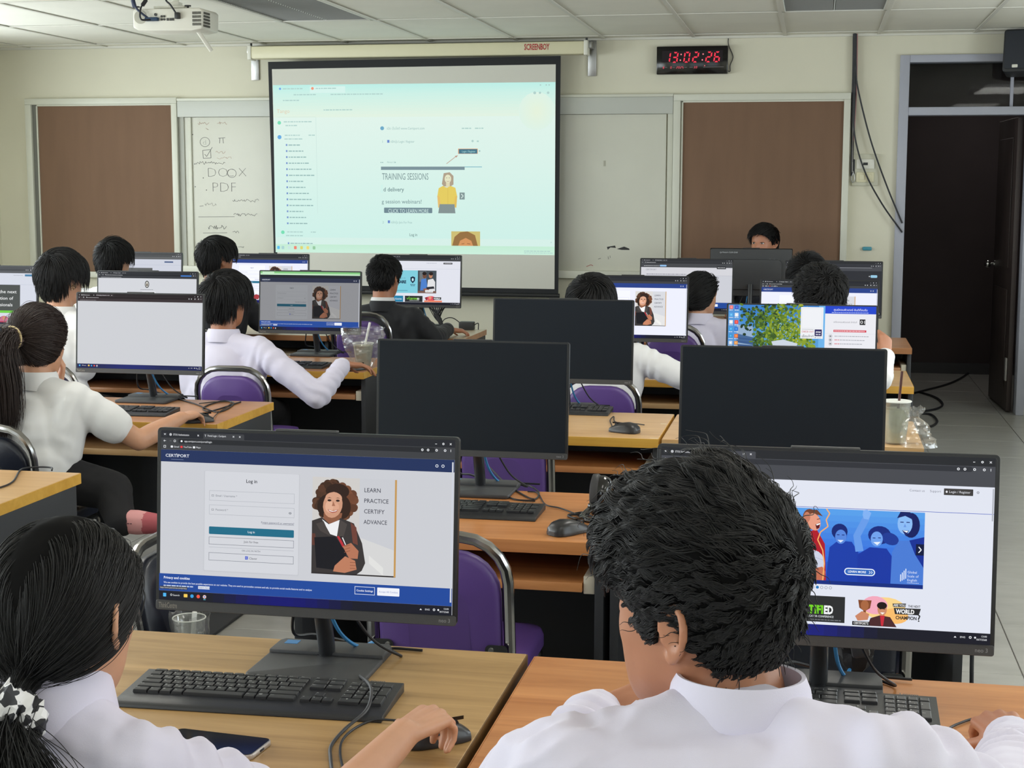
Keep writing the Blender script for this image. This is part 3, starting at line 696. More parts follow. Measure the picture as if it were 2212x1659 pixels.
# ================================================================== DESKS
W_olive = wood('wood_olive', srgb(150, 116, 70), srgb(196, 158, 106))
W_olive_e = wood('wood_olive_edge', srgb(92, 68, 40), srgb(128, 96, 58))
W_orange = wood('wood_orange', srgb(178, 112, 62), srgb(214, 148, 92))
W_tan = wood('wood_tan', srgb(186, 144, 96), srgb(212, 174, 124))
W_yel = wood('wood_yellow_edge', srgb(200, 148, 58), srgb(224, 176, 84))
W_brown = wood('wood_brown', srgb(160, 106, 66), srgb(190, 136, 94))
W_pale = wood('wood_pale', srgb(196, 178, 150), srgb(214, 200, 174))
M_panel = mat('desk_panel_black', srgb(44, 46, 50), .6, bump=.1, bscale=300)
M_runner = mat('runner_white', srgb(214, 206, 186), .4)
def desk(x0, x1, yb, top, edge, side_edge, label, tray=None, group=None, dz=0., depth=.6):
    xc = (x0+x1)/2; hw = (x1-x0)/2-.003; yf = yb-depth
    t = thing('computer_desk', (xc, yf+depth/2, 0), label, 'desk', group)
    hd = depth/2; z = DESK+dz; th = .032
    f = MB(); f.box(-hw+.002, hw-.002, -hd+.002, hd, z-th, z); f.build('tabletop', top, t, bevel=.0012, seg=1)
    f = MB(); f.box(-hw, hw, -hd-.0005, -hd+.002, z-th, z-.0008); f.build('front_edge', edge, t)
    for s in (-1, 1):
        f = MB(); f.box(s*hw-.002 if s > 0 else -hw, s*hw if s > 0 else -hw+.002, -hd, hd, z-th, z-.0008); f.build('side_edge', side_edge, t)
        f = MB(); f.box(s*(hw-.012)-.011, s*(hw-.012)+.011, -hd+.035, hd-.03, 0, z-th); f.build('side_panel', M_panel, t, bevel=.002)
    f = MB(); f.box(-hw+.024, hw-.024, hd-.1, hd-.084, .18, z-th); f.build('back_panel', M_panel, t)
    tr = tray or top
    f = MB(); f.box(-hw+.055, hw-.055, -hd+.04, -hd+.36, z-.135, z-.112); kt = f.build('keyboard_tray', tr, t, bevel=.001)
    for s in (-1, 1):
        f = MB(); f.box(s*(hw-.038)-.014, s*(hw-.038)+.014, -hd+.045, -hd+.36, z-.14, z-.095); f.build('runner', M_runner, kt, bevel=.002)
    return t
YB = {1: 2.69, 2: 4.21, 3: 5.795, 4: 7.43, 5: 9.1}
MX0, MX1, RX0 = -1.285, -.494, -.488
desk(MX0, MX1, YB[1], W_olive, W_olive_e, W_olive_e, 'olive oak desk with the large login screen, nearest on the left', depth=.68, dz=.003)
desk(RX0, .44, YB[1], W_orange, W_orange, W_orange, 'orange oak desk of the boy in front, right of the olive desk', depth=.68)
desk(MX0, -.482, YB[2], W_orange, W_orange, W_orange, 'orange desk with headphones and a switched-off monitor, second row')
desk(-.474, .37, YB[2], W_orange, W_orange, W_orange, 'second row desk hidden behind the boy in front and his monitor')
desk(MX0, -.505, YB[3], W_tan, W_yel, W_yel, 'tan desk with yellow front edge and a mouse, third row centre', tray=W_orange)
desk(-.5, .375, YB[3], W_tan, W_tan, W_tan, 'tan desk carrying the iced drink with lid in a clear bag', tray=W_orange)
desk(MX0, -.505, YB[4], W_tan, W_yel, W_yel, 'fourth row desk of the student in a wide white shirt')
desk(-.5, .44, YB[4], W_tan, W_yel, W_yel, 'yellow edged desk end seen above the iced drink, by the doorway')
desk(MX0, -.505, YB[5], W_brown, W_brown, W_brown, 'front row desk of the girl in lilac, before the right whiteboard')
desk(-.5, .53, YB[5], W_brown, W_brown, W_brown, 'brown desk end nearest the doorway, front row')
LX = {2: -2.14, 3: -2.105, 4: -2.04, 5: -1.94}
desk(LX[2]-.81, LX[2], YB[2], W_tan, W_yel, W_yel, 'yellow edged desk corner with a cord, at the left photo edge')
desk(LX[3]-.81, LX[3], YB[3], W_brown, W_yel, W_yel, 'yellow edged desk of the ponytail girl with blank screen', tray=W_tan)
desk(LX[3]-1.63, LX[3]-.82, YB[3], W_brown, W_yel, W_yel, 'third row desk at the far left behind the ponytail girl')
desk(LX[4]-.81, LX[4], YB[4], W_brown, W_yel, W_yel, 'yellow edged desk of the boy in the lilac shirt, drink on it', tray=W_brown)
desk(LX[4]-1.63, LX[4]-.82, YB[4], W_brown, W_yel, W_yel, 'fourth row desk of the boy with the earrings')
desk(LX[4]-2.45, LX[4]-1.64, YB[4], W_brown, W_yel, W_yel, 'fourth row desk at the left photo edge, green and white page')
desk(LX[5]-.81, LX[5], YB[5], W_pale, W_brown, W_brown, 'pale topped desk with brown edge of the boy in the black suit')
desk(LX[5]-1.63, LX[5]-.82, YB[5], W_pale, W_brown, W_brown, 'front row desk of the boy with glasses and black jacket')
desk(LX[5]-2.45, LX[5]-1.64, YB[5], W_pale, W_brown, W_brown, 'front row desk before the left notice board')
desk(-.85, .05, 10.42, W_brown, W_brown, W_brown, 'teacher desk before the right notice board', depth=.5).rotation_euler.z = R(180)
M_mark = mat('worn_mark', srgb(118, 96, 66), .5)

# ================================================================== CHAIRS
M_purple = mat('purple_vinyl', srgb(92, 66, 134), .42, var=.06, scale=5, bump=.12, bscale=260)
M_blackv = mat('black_vinyl', srgb(28, 32, 44), .3, bump=.12, bscale=260)
M_cframe = mat('chair_chrome', (.34, .335, .33), .2, 1.)
def make_chair(pad, loc, rz, label, text=None, seatm=None, group=None):
    t = thing('student_chair', loc, label, 'chair', group, rz=rz)
    hw = .162; P = []
    lean = lambda z: -.165-.16*max(0, z-.42)
    arc = []
    for k_ in range(9):
        a = R(180-180*k_/8); arc.append((math.copysign(1, math.cos(a))*((hw-.105)+.105*abs(math.cos(a))) if abs(math.cos(a)) > 1e-6 else 0, .66+.105*math.sin(a)))
    arc = [(-hw, .56)]+[(-hw+.105-.105*math.cos(R(90*k_/5)), .66+.105*math.sin(R(90*k_/5))) for k_ in range(6)]+[(hw-.105+.105*math.sin(R(90*k_/5)), .66+.105*math.cos(R(90*k_/5))) for k_ in range(6)]+[(hw, .56)]
    path = [(-hw, -.215, 0), (-hw, -.17, .42)]+[(x, lean(z), z) for x, z in arc]+[(hw, -.17, .42), (hw, -.215, 0)]
    f = MB(); f.tube(path, .0135, 10); f.build('back_frame', M_cframe, t)
    # padded back
    out = rrect(.288, .335, .02, 6, 0, .565, rt=.1)
    def ring(k_, y):
        cx, cz = 0, .565
        return [Vector((cx+(x-cx)*k_, lean(z)+y, cz+(z-cz)*k_)) for x, z in out]
    f = MB(); rows = [ring(.5, -.019), ring(.9, -.019), ring(.975, -.015), ring(1, -.006), ring(1, .01), ring(.97, .018), ring(.5, .024)]
    f.sheet(rows, wrap=True); n = len(out); f.add(rows[0], [tuple(range(n))]); f.add(rows[-1], [tuple(range(n-1, -1, -1))])
    bp = f.build('back_pad', pad, t, angle=60)
    for s in (-1, 1):
        f = MB(); z = .5
        Mx = Matrix.Translation((s*(hw-.028), lean(z)-.0225, z))
        f.prism(rrect(.052, .026, .0125, 5), -.0025, .0015, M=Mx); lug = f.build('bracket', M_chrome, t)
        f = MB(); f.tube([(s*(hw-.04), lean(z)-.024, z), (s*(hw-.04), lean(z)-.029, z)], .006, 10); f.build('screw', M_steel, lug)
    f = MB()
    so = rrect(.37, .37, .06, 6)
    rws = [[Vector((x*k_, y*k_+.01, z)) for x, y in so] for k_, z in ((.9, .405), (1, .415), (1.0, .44), (.97, .455), (.8, .462), (.3, .464))]
    f.sheet(rws, wrap=True); n = len(so); f.add(rws[0], [tuple(range(n-1, -1, -1))]); f.add(rws[-1], [tuple(range(n))]); f.build('seat', seatm or pad, t, angle=60)
    for s in (-1, 1):
        f = MB(); f.tube([(s*hw, -.17, .4), (s*hw, .165, .4), (s*hw, .18, .385), (s*(hw+.008), .205, 0)], .0125, 10); f.build('leg', M_cframe, t)
    f = MB(); f.tube([(-hw, .17, .2), (hw, .17, .2)], .009, 8); f.tube([(-hw, -.195, .2), (hw, -.195, .2)], .009, 8); f.build('stretcher', M_cframe, t)
    if text:
        c = Canvas(200, 60); c.text(text, 100, 45, 30, (168, 178, 186), 'c', .005)
        put('chalk_number', c.mesh('chalk_number', .2, .06, PRINT), t, (.05, lean(.55)-.0215, .555), (R(9), 0, 0))
    return t
CH = []
def chair(x, y, label, pad=None, rz=0., **k):
    CH.append(make_chair(pad or M_purple, (x, y, 0), rz, label, **k)); return CH[-1]
chair(at(955, 1350, 3.36).x, 3.53, 'empty purple chair between the large login screen and the headphones')
chair(at(1094, 1030, 5.05).x, 5.2, 'empty purple chair whose lower back shows under the off monitor, beside the headphones')
chair(at(1290, 860, 6.35).x+.02, 6.5, 'purple chair of the student in the wide white shirt')
chair(at(1455, 750, 8.0).x, 8.12, 'purple chair of the girl in the lilac blouse').scale.z = 1.1
chair(at(512, 850, 6.35).x, 6.5, 'purple chair of the boy in the lilac shirt')
chair(at(800, 720, 8.1).x-.03, 8.24, 'purple chair of the boy in the black suit').scale.z = 1.13
chair(at(0, 950, 4.62).x, 4.78, 'black chair marked U-56 under the ponytail girl', pad=M_blackv, text='U-56', rz=R(-4))
chair(at(105, 800, 6.3).x, 6.45, 'dark chair of the boy with earrings', pad=mat('navy_vinyl', srgb(46, 42, 84), .4))
c9 = chair(at(300, 1290, 3.2).x+.185, 3.365, 'empty black chair turned sideways with the plastic cup on its seat', pad=M_blackv, rz=R(-90)); c9.scale.z = .93
chair(at(1790, 1430, 3.3).x, 3.5, 'empty black chair beyond the boy in front, with a black bag', pad=M_blackv)

# ================================================================== SCREEN PAGES (1000 x 562)
def page(): return Canvas(1000, 562)
def chrome(c, light=False, tab=(38, 40, 46), bar=(62, 64, 68), bm=True, sd=1, url='app.certiport.com/portal/login', y=(24, 45, 63)):
    c.rect(0, 0, 1000, y[0], tab); c.rr(148, 5, 290, y[0]+3, 4, bar); c.rect(0, y[0], 1000, y[2], bar); c.rr(60, y[0]+2, 935, y[1]-3, 7, tuple(max(0, q-22) for q in bar))
    W_ = (236, 238, 242)
    c.rr(6, 7, 20, 19, 4, tuple(q+16 for q in tab)); c.poly([(9, 11), (17, 11), (13, 15)], W_)
    c.ell(33, 13, 4.5, 4.5, (190, 192, 196)); c.text('STOU Authentication', 42, 16, 6.2, W_, fit=56); c.text('Portal Login :: Certiport', 163, 16, 6.2, W_, fit=64); c.text('T', 152, 17, 7, W_)
    for x in (130, 253, 275): c.line([(x-2.5, 11), (x+2.5, 16)], 1.3, W_); c.line([(x-2.5, 16), (x+2.5, 11)], 1.3, W_)
    my = (y[0]+y[1])/2-.5
    c.line([(17, my), (9, my), (12, my-3)], 1.3, W_); c.line([(9, my), (12, my+3)], 1.3, W_); c.line([(30, my), (36, my)], 1.2, (120, 122, 126)); c.ell(48, my, 4, 4, W_); c.ell(48, my, 2.6, 2.6, bar)
    c.ell(72, my, 3.4, 3.4, W_); c.text(url, 82, my+2.6, 6, W_, fit=96)
    if bm:
        by = (y[1]+y[2])/2-1
        c.box(9, by-4, 17, by+4, 1.4, W_)
        for x, col, t in ((34, W_, 'Gmail'), (68, (232, 60, 66), 'YouTube'), (112, W_, 'Maps')): c.rr(x, by-3.5, x+8, by+3.5, 2, col); c.text(t, x+11, by+2.5, 5.4, W_)
    for x in (938, 962, 986):
        if x == 938: c.rect(x-3, 13, x+3, 14.6, W_)
        elif x == 962: c.ell(x, 13, 3.6, 3.6, W_); c.ell(x, 13, 1.6, 1.6, tab)
        else: c.line([(x-3, 10), (x+3, 16)], 1.4, W_); c.line([(x-3, 16), (x+3, 10)], 1.4, W_)
    for x in (893, 912, 940, 968): c.ell(x, my, 4, 4, W_); c.ell(x, my, 2, 2, bar)
    c.rect(986, my-4, 987.6, my+4, W_)
def taskbar(c, y0=532, col=(26, 28, 40), mid=(20, 22, 110), clock=True):
    c.rect(0, y0, 1000, 562, col)
    for i in range(12): c.rect(190+i*40, y0, 230+i*40, 562, tuple(a+(b-a)*math.sin(math.pi*(i+.5)/12) for a, b in zip(col, mid)))
    c.rr(15, y0+8, 26, y0+20, 1.5, (80, 180, 240)); c.ell(44, y0+13, 3.6, 3.6, (230, 232, 236)); c.ell(44, y0+13, 2.2, 2.2, col); c.text('Search', 50, y0+16.5, 6, (230, 232, 236))
    c.rr(88, y0+8, 101, y0+19, 1.5, (246, 206, 90)); c.ell(117, y0+14, 6, 6, (60, 160, 222)); c.ell(139, y0+14, 6, 6, (240, 90, 70)); c.ell(161, y0+14, 6, 6, (236, 200, 190)); c.ell(161, y0+14, 2.6, 2.6, (90, 150, 240)); c.rect(157, y0+22, 165, y0+24, (90, 200, 220))
    c.poly([(894, y0+17), (898, y0+12), (902, y0+17)], (230, 232, 236)); c.text('ENG', 912, y0+17, 5.4, (230, 232, 236)); c.ell(942, y0+14, 4, 4, (230, 232, 236)); c.ell(942, y0+14, 2, 2, col); c.ell(956, y0+14, 3, 3, (230, 232, 236))
    if clock: c.text('13:00', 990, y0+12, 5.4, (236, 238, 242), 'r'); c.text('18/7/2568', 990, y0+22, 5.4, (236, 238, 242), 'r')
def curly_woman(c, x0, y0, x1, y1, dim=1.):
    """young woman with curly hair, denim jacket and folder, before a pale wall with four words"""
    w_, h_ = x1-x0, y1-y0; D = lambda *q: tuple(int(v*dim) for v in q)
    X = lambda u: x0+w_*u; Y = lambda v: y0+h_*v
    P = lambda L, col: c.poly([(X(a), Y(b)) for a, b in L], D(*col))
    E = lambda cx, cy, rx, ry, col, a=0: c.ell(X(cx), Y(cy), rx*w_, ry*h_, D(*col), 18, a)
    c.rect(x0, y0, x1, y1, D(202, 204, 210)); P([(.0, 0), (.56, 0), (.56, .6), (0, .6)], (208, 205, 202)); P([(.56, .6), (.98, .72), (.98, 1), (.5, 1)], (214, 214, 214)); P([(.68, .78), (.85, .9), (.85, .98), (.68, .86)], (226, 226, 224))
    rd_ = random.Random(5)
    for i in range(70):
        a = rd_.uniform(0, 6.283); q = rd_.uniform(.5, 1)**.6
        cx, cy = .27+.235*q*math.cos(a), .24+.19*q*math.sin(a)
        sh = rd_.uniform(0, 1); lt = max(0, math.cos(a))*.6
        E(max(.045, cx), max(.05, cy), .05, .04, (62+sh*38+lt*50, 42+sh*24+lt*26, 32+sh*16+lt*14))
    E(.2, .3, .14, .13, (46, 32, 26)); E(.3, .14, .14, .08, (50, 34, 28)); E(.36, .3, .1, .12, (54, 36, 28))
    P([(.14, .36), (.36, .36), (.33, .5), (.13, .5)], (142, 92, 68))
    E(.245, .28, .115, .135, (206, 152, 124), 12); E(.255, .21, .1, .06, (212, 160, 132)); E(.205, .30, .05, .06, (226, 176, 148)); E(.285, .3, .035, .04, (220, 166, 138))
    for ex in (.205, .305): E(ex, .235, .023, .011, (52, 34, 30)); P([(ex-.03, .212), (ex, .203), (ex+.03, .212), (ex, .209)], (54, 36, 30))
    P([(.25, .24), (.275, .29), (.235, .292)], (168, 112, 86)); P([(.185, .325), (.25, .342), (.31, .322), (.29, .352), (.245, .362), (.205, .35)], (172, 86, 78)); P([(.195, .33), (.25, .346), (.302, .328), (.285, .343), (.245, .352), (.21, .344)], (250, 246, 242))
    P([(0, .45), (.12, .41), (.24, .5), (.34, .41), (.5, .46), (.6, .66), (.64, .86), (.6, .94), (.54, .98), (0, .98)], (58, 54, 54))
    P([(.12, .43), (.2, .48), (.33, .43), (.3, .6), (.22, .58)], (238, 238, 240)); P([(.05, .48), (.14, .45), (.22, .6), (.1, .55)], (74, 68, 66)); P([(.34, .43), (.42, .47), (.38, .6), (.3, .6)], (76, 70, 68))
    P([(.46, .45), (.53, .5), (.55, .68), (.49, .66)], (112, 66, 56)); P([(.0, .58), (.04, .58), (.06, .7), (0, .7)], (96, 58, 50))
    P([(.03, .62), (.28, .6), (.42, .76), (.36, .95), (.06, .93)], (26, 26, 32))
    P([(.3, .6), (.325, .595), (.4, .7), (.37, .71)], (186, 50, 60)); P([(.335, .6), (.36, .595), (.42, .69), (.395, .7)], (44, 36, 40)); P([(.36, .61), (.372, .607), (.41, .68), (.4, .685)], (230, 230, 230))
    P([(.37, .7), (.47, .66), (.56, .74), (.55, .82), (.45, .82)], (182, 118, 90)); P([(.28, .9), (.4, .8), (.52, .84), (.54, .93), (.4, .97), (.26, .96)], (190, 126, 96))
    for v in (.7, .73, .76): c.line([(X(.39), Y(v)), (X(.46), Y(v-.02))], w_*.006, D(140, 84, 62))
    for v in (.86, .89, .92): c.line([(X(.46), Y(v)), (X(.53), Y(v))], w_*.006, D(140, 84, 62))
    c.line([(X(.0), Y(.985)), (X(1), Y(.985))], h_*.014, D(46, 42, 44)); c.rect(X(.978), y0, x1, Y(.99), D(196, 150, 84))
    for i, t in enumerate(('LEARN', 'PRACTICE', 'CERTIFY', 'ADVANCE')): c.text(t, X(.615), Y(.135+i*.108), h_*.042, D(58, 60, 74), bold=.004, fit=w_*(.195, .29, .245, .275)[i])
def login(dim=1., bg=(204, 206, 212), head=(34, 50, 92), cookie=True, green=False, bright=False, tabcol=(38, 40, 46), bar=(62, 64, 68)):
    c = page(); D = lambda *q: tuple(int(v*dim) for v in q)
    c.rect(0, 0, 1000, 562, D(*bg))
    chrome(c, tab=tabcol, bar=bar)
    if green: c.rect(0, 2, 1000, 20, (132, 200, 128)); c.rect(0, 20, 1000, 34, (196, 232, 196)); c.rr(20, 3, 140, 20, 3, (196, 232, 196)); c.rect(0, 34, 1000, 64, D(40, 46, 60))
    c.rect(0, 63, 1000, 103, head); c.text('CERTIPORT', 16, 87, 9.5, (226, 230, 240), bold=.012, fit=84); c.line([(36, 95), (80, 95)], 1.4, (120, 136, 170))
    c.rect(55, 75, 56.4, 79, (226, 230, 240))
    for x in (942, 962): c.ell(x, 84, 5, 5, (222, 226, 236)); c.ell(x, 84, 3, 3, head)
    c.rr(153, 128, 484, 462, 5, D(*[q-6 for q in bg])); c.rr(156, 129, 481, 458, 4, D(*[q+8 for q in bg]))
    tx = D(58, 60, 68); ln = D(128, 132, 142)
    c.text('Log in', 318, 163, 11, tx, 'c', .015)
    for y0, y1, t in ((193, 226, 'Email / Username *'), (240, 272, 'Password *')):
        c.box(172, y0, 466, y1, 1, D(168, 172, 180)); c.text(t, 194, (y0+y1)/2+3, 6.6, D(112, 116, 126)); c.box(180, (y0+y1)/2-3, 188, (y0+y1)/2+3, 1, D(112, 116, 126))
    c.ell(452, 257, 4.5, 3.4, D(112, 116, 126)); c.ell(452, 257, 2, 2, D(*bg))
    c.text('Forgot password or username?', 466, 294, 6.2, D(60, 66, 96), 'r'); c.rect(356, 295.5, 466, 296.3, D(60, 66, 96))
    c.rr(172, 312, 466, 337, 3, D(32, 108, 136)); c.text('Log in', 319, 328, 7, D(226, 232, 238), 'c', .01)
    c.box(172, 346, 466, 371, 1.4, ln); c.text('Join for free', 319, 361, 7, tx, 'c')
    c.line([(172, 380), (466, 380)], 1, D(170, 174, 182)); c.text('OR LOG IN WITH', 319, 390, 5.6, D(96, 100, 112), 'c')
    c.box(172, 398, 466, 424, 1.4, ln); c.rr(299, 405, 309, 416, 1.5, D(70, 90, 200)); c.text('C', 301, 414, 7, D(220, 226, 240)); c.text('Clever', 313, 415, 7, tx)
    curly_woman(c, 528, 134, 812, 452, dim)
    if cookie:
        c.rect(0, 475, 1000, 532, (34, 74, 156)); c.text('Privacy and cookies', 16, 492, 8, (236, 240, 250), bold=.02)
        c.text('We use cookies to provide the best possible experience on our website. They are used to personalise content and ads, to provide social media features and to analyse', 16, 507, 5.8, (220, 228, 244), fit=515, bold=.012); c.scrib(16, 120, 513, 4, (190, 204, 232)); c.rect(138, 511, 178, 521, (222, 228, 240)); c.text('Learn more', 141, 518.5, 5.4, (40, 60, 120))
        c.rect(2, 517, 100, 526, (60, 62, 70)); c.text('https://www.pearsonvue.com/privacy', 4, 524, 5, (214, 218, 226), fit=94)
        c.box(676, 484, 744, 510, 1.6, (224, 230, 244)); c.text('Cookie Settings', 710, 500, 6, (236, 240, 250), 'c', .015); c.rr(752, 484, 826, 510, 2, (240, 242, 250)); c.text('Accept All Cookies', 789, 500, 5.6, (150, 162, 206), 'c', .01)
    c.rect(993, 70, 998, 520, (206, 210, 220) if not bright else (180, 184, 196))
    taskbar(c)
    return c
def scene_home():
    """home page of the big right screen: banner of cheering players"""
    c = page(); c.rect(0, 0, 1000, 562, (226, 230, 242)); chrome(c, tab=(40, 42, 46), bar=(72, 74, 80), url='app.certiport.com/portal', bm=False, y=(26, 47, 88))
    for x, t in ((752, 'Contact us'), (812, 'Support')): c.text(t, x, 109, 7, (128, 132, 146))
    c.rr(853, 96, 938, 116, 1.5, (64, 62, 62)); c.text('Login / Register', 868, 109, 7, (222, 224, 232), fit=62); c.ell(861, 106, 3, 3.4, (232, 232, 238)); c.ell(952, 105, 3.6, 3.6, (90, 92, 104)); c.ell(952, 105, 2.2, 2.2, (226, 230, 242))
    c.rect(0, 168, 1000, 169.6, (86, 108, 196))
    c.rr(994, 92, 998, 190, 2, (176, 180, 190))
    # banner
    bx0, bx1, by0, by1 = 330, 800, 172, 392
    for i in range(12): c.rect(bx0, by0+i*18.4, bx1, by0+(i+1)*18.4, (88-i*5, 160-i*7, 236-i*2))
    B = lambda L, col: c.poly(L, col)
    B([(330, 392), (330, 330), (420, 300), (500, 340), (600, 300), (720, 320), (800, 300), (800, 392)], (40, 88, 196))
    # player in the middle left
    B([(512, 392), (520, 290), (545, 268), (586, 270), (606, 300), (612, 392)], (26, 62, 170)); c.ell(552, 250, 20, 26, (60, 104, 200)); c.ell(549, 240, 24, 24, (22, 40, 116)); c.ell(553, 256, 17, 22, (88, 136, 222)); B([(543, 266), (562, 266), (553, 274)], (222, 232, 250)); c.rect(541, 249, 549, 251.5, (24, 44, 120)); c.rect(556, 249, 564, 251.5, (24, 44, 120))
    # raised arm and middle player
    B([(598, 300), (590, 250), (618, 190), (628, 176), (640, 182), (636, 202), (612, 252), (622, 296)], (104, 156, 234)); B([(616, 186), (618, 172), (630, 170), (642, 180), (634, 200), (620, 198)], (130, 178, 244))
    B([(606, 392), (604, 308), (640, 284), (690, 286), (714, 320), (722, 392)], (24, 56, 164)); c.ell(668, 246, 34, 28, (22, 44, 128)); c.ell(700, 256, 26, 18, (30, 58, 150), a=20); c.ell(660, 258, 18, 23, (112, 162, 238)); B([(650, 268), (672, 266), (662, 277)], (232, 240, 252)); c.rect(648, 254, 656, 256.4, (22, 40, 116)); c.rect(664, 253, 672, 255.4, (22, 40, 116))
    # tall player on the right
    B([(704, 392), (706, 296), (726, 260), (770, 258), (800, 268), (800, 392)], (74, 124, 214)); B([(756, 258), (800, 246), (800, 340), (774, 300)], (20, 48, 150)); c.ell(760, 212, 26, 38, (18, 30, 96)); c.ell(742, 208, 22, 32, (140, 188, 246)); B([(734, 228), (754, 228), (746, 246)], (34, 44, 110)); B([(736, 229), (752, 229), (748, 235)], (244, 248, 255)); B([(718, 192), (728, 172), (756, 172), (768, 196), (742, 184)], (20, 32, 100)); c.rect(728, 202, 738, 204.6, (22, 36, 108)); c.rect(746, 202, 756, 204.6, (22, 36, 108)); B([(742, 208), (746, 218), (738, 218)], (104, 150, 226))
    # player in red with ball
    B([(400, 392), (404, 300), (440, 250), (480, 236), (506, 280), (512, 392)], (176, 28, 44)); c.ell(462, 206, 24, 32, (118, 70, 50), a=-16); c.ell(472, 214, 19, 27, (232, 158, 132), a=-16); c.ell(450, 200, 10, 16, (198, 126, 100)); B([(476, 222), (490, 214), (488, 232), (480, 236)], (92, 20, 30)); B([(478, 221), (490, 216), (489, 221), (480, 225)], (250, 246, 246)); c.line([(480, 206), (490, 203)], 2, (90, 50, 40)); B([(454, 178), (480, 176), (498, 196), (478, 190)], (110, 66, 48))
    c.ell(470, 338, 36, 38, (206, 212, 230)); c.line([(440, 326), (470, 320), (502, 330)], 1, (160, 168, 196)); c.line([(460, 304), (466, 340), (458, 372)], 1, (160, 168, 196)); B([(450, 392), (470, 358), (500, 350), (510, 366), (506, 392)], (196, 112, 84))
    c.line([(508, 172), (518, 186), (508, 206), (514, 226), (492, 244), (484, 268), (500, 300), (506, 340), (502, 392)], 3.6, (248, 176, 104))
    c.rr(566, 350, 658, 372, 11, (236, 244, 255)); c.rr(569, 353, 655, 369, 8, (48, 104, 190)); c.text('LEARN MORE', 577, 364, 6.4, (240, 246, 255), bold=.02, fit=54); c.line([(640, 357), (644, 361), (640, 365)], 1.6, (240, 246, 255)); c.line([(646, 357), (650, 361), (646, 365)], 1.6, (240, 246, 255))
    for i in range(4): c.rr(732+i*5, 362-i*6, 735+i*5, 384-i*3, 1.5, (214, 226, 250))
    for i, t in enumerate(('Global', 'Scale of', 'English')): c.text(t, 753, 358+i*12, 7.4, (220, 230, 252))
    c.scrib(753, 790, 386, 2, (190, 204, 240)); c.rect(776, 268, 800, 302, (14, 24, 62)); c.line([(784, 276), (792, 285), (784, 294)], 3, (240, 244, 252))
    c.rect(bx0, 392, bx1, 404, (20, 46, 128))
    for i in range(7): c.ell(448+i*13, 414, 4.6, 4.6, (36, 120, 190) if i == 3 else (150, 156, 170)); c.ell(448+i*13, 414, 3.2, 3.2, (36, 120, 190) if i == 3 else (226, 230, 242))
    c.rect(330, 440, 571, 520, (44, 46, 48)); c.line([(404, 452), (412, 460), (426, 440)], 4, (110, 210, 40)); c.text('CERTIFI', 410, 494, 24, (118, 214, 40), bold=.045, fit=96); c.text('ED', 508, 494, 24, (244, 246, 248), bold=.045, fit=28); c.text('CERTIPORT EDUCATOR CONFERENCE', 410, 506, 6, (214, 218, 222), bold=.015, fit=128); c.scrib(412, 560, 512, 3, (120, 122, 126))
    # champion card
    c.ell(690, 470, 62, 36, (250, 214, 140)); c.ell(660, 460, 38, 28, (244, 170, 190)); c.ell(720, 490, 40, 24, (250, 190, 110))
    B([(610, 446), (650, 446), (646, 470), (634, 478), (634, 490), (644, 498), (616, 498), (626, 490), (626, 478), (614, 470)], (132, 74, 44)); c.ell(630, 462, 12, 16, (170, 104, 66)); B([(602, 496), (622, 480), (644, 488), (640, 506), (610, 510)], (204, 136, 104))
    B([(640, 524), (648, 500), (676, 490), (706, 494), (726, 524)], (76, 42, 46)); B([(676, 490), (690, 490), (686, 522), (680, 522)], (200, 44, 60)); c.ell(682, 472, 14, 19, (206, 142, 108)); c.ell(681, 460, 15, 11, (34, 24, 24)); B([(676, 481), (690, 481), (683, 487)], (250, 246, 242)); c.rect(674, 470, 679, 471.6, (40, 28, 26)); c.rect(686, 470, 691, 471.6, (40, 28, 26))
    c.poly([(712, 452), (752, 450), (750, 462), (714, 462)], (60, 60, 62)); c.text('ARE YOU', 715, 460, 7, (240, 240, 240), bold=.02, fit=34); c.text('THE NEXT', 758, 461, 6.6, (60, 60, 62), bold=.02, fit=36)
    c.poly([(716, 465), (796, 464), (790, 484), (720, 484)], (44, 44, 46)); c.text('WORLD', 723, 481, 12.5, (244, 244, 244), bold=.04, fit=54); c.text('CHAMPION', 722, 499, 10, (44, 44, 46), bold=.035, fit=62); c.text('?', 786, 503, 20, (44, 44, 46), bold=.02)
    c.rect(594, 512, 646, 524, (40, 40, 42)); c.text("CERTIPORT'S", 598, 521, 7, (230, 230, 230), bold=.02, fit=44)
    taskbar(c, 528, mid=(28, 34, 128))
    return c
def scene_blank():
    c = page(); c.rect(0, 0, 1000, 562, (206, 208, 213)); chrome(c, tab=(34, 26, 30), bar=(52, 42, 46), url='', bm=False, y=(22, 40, 58)); c.scrib(30, 90, 12, 3, (160, 156, 160)); c.scrib(150, 250, 12, 3, (170, 166, 170)); c.scrib(70, 170, 30, 3, (190, 186, 190)); c.scrib(20, 150, 50, 3, (150, 146, 150)); taskbar(c, 530, (24, 32, 84), (26, 36, 110)); return c
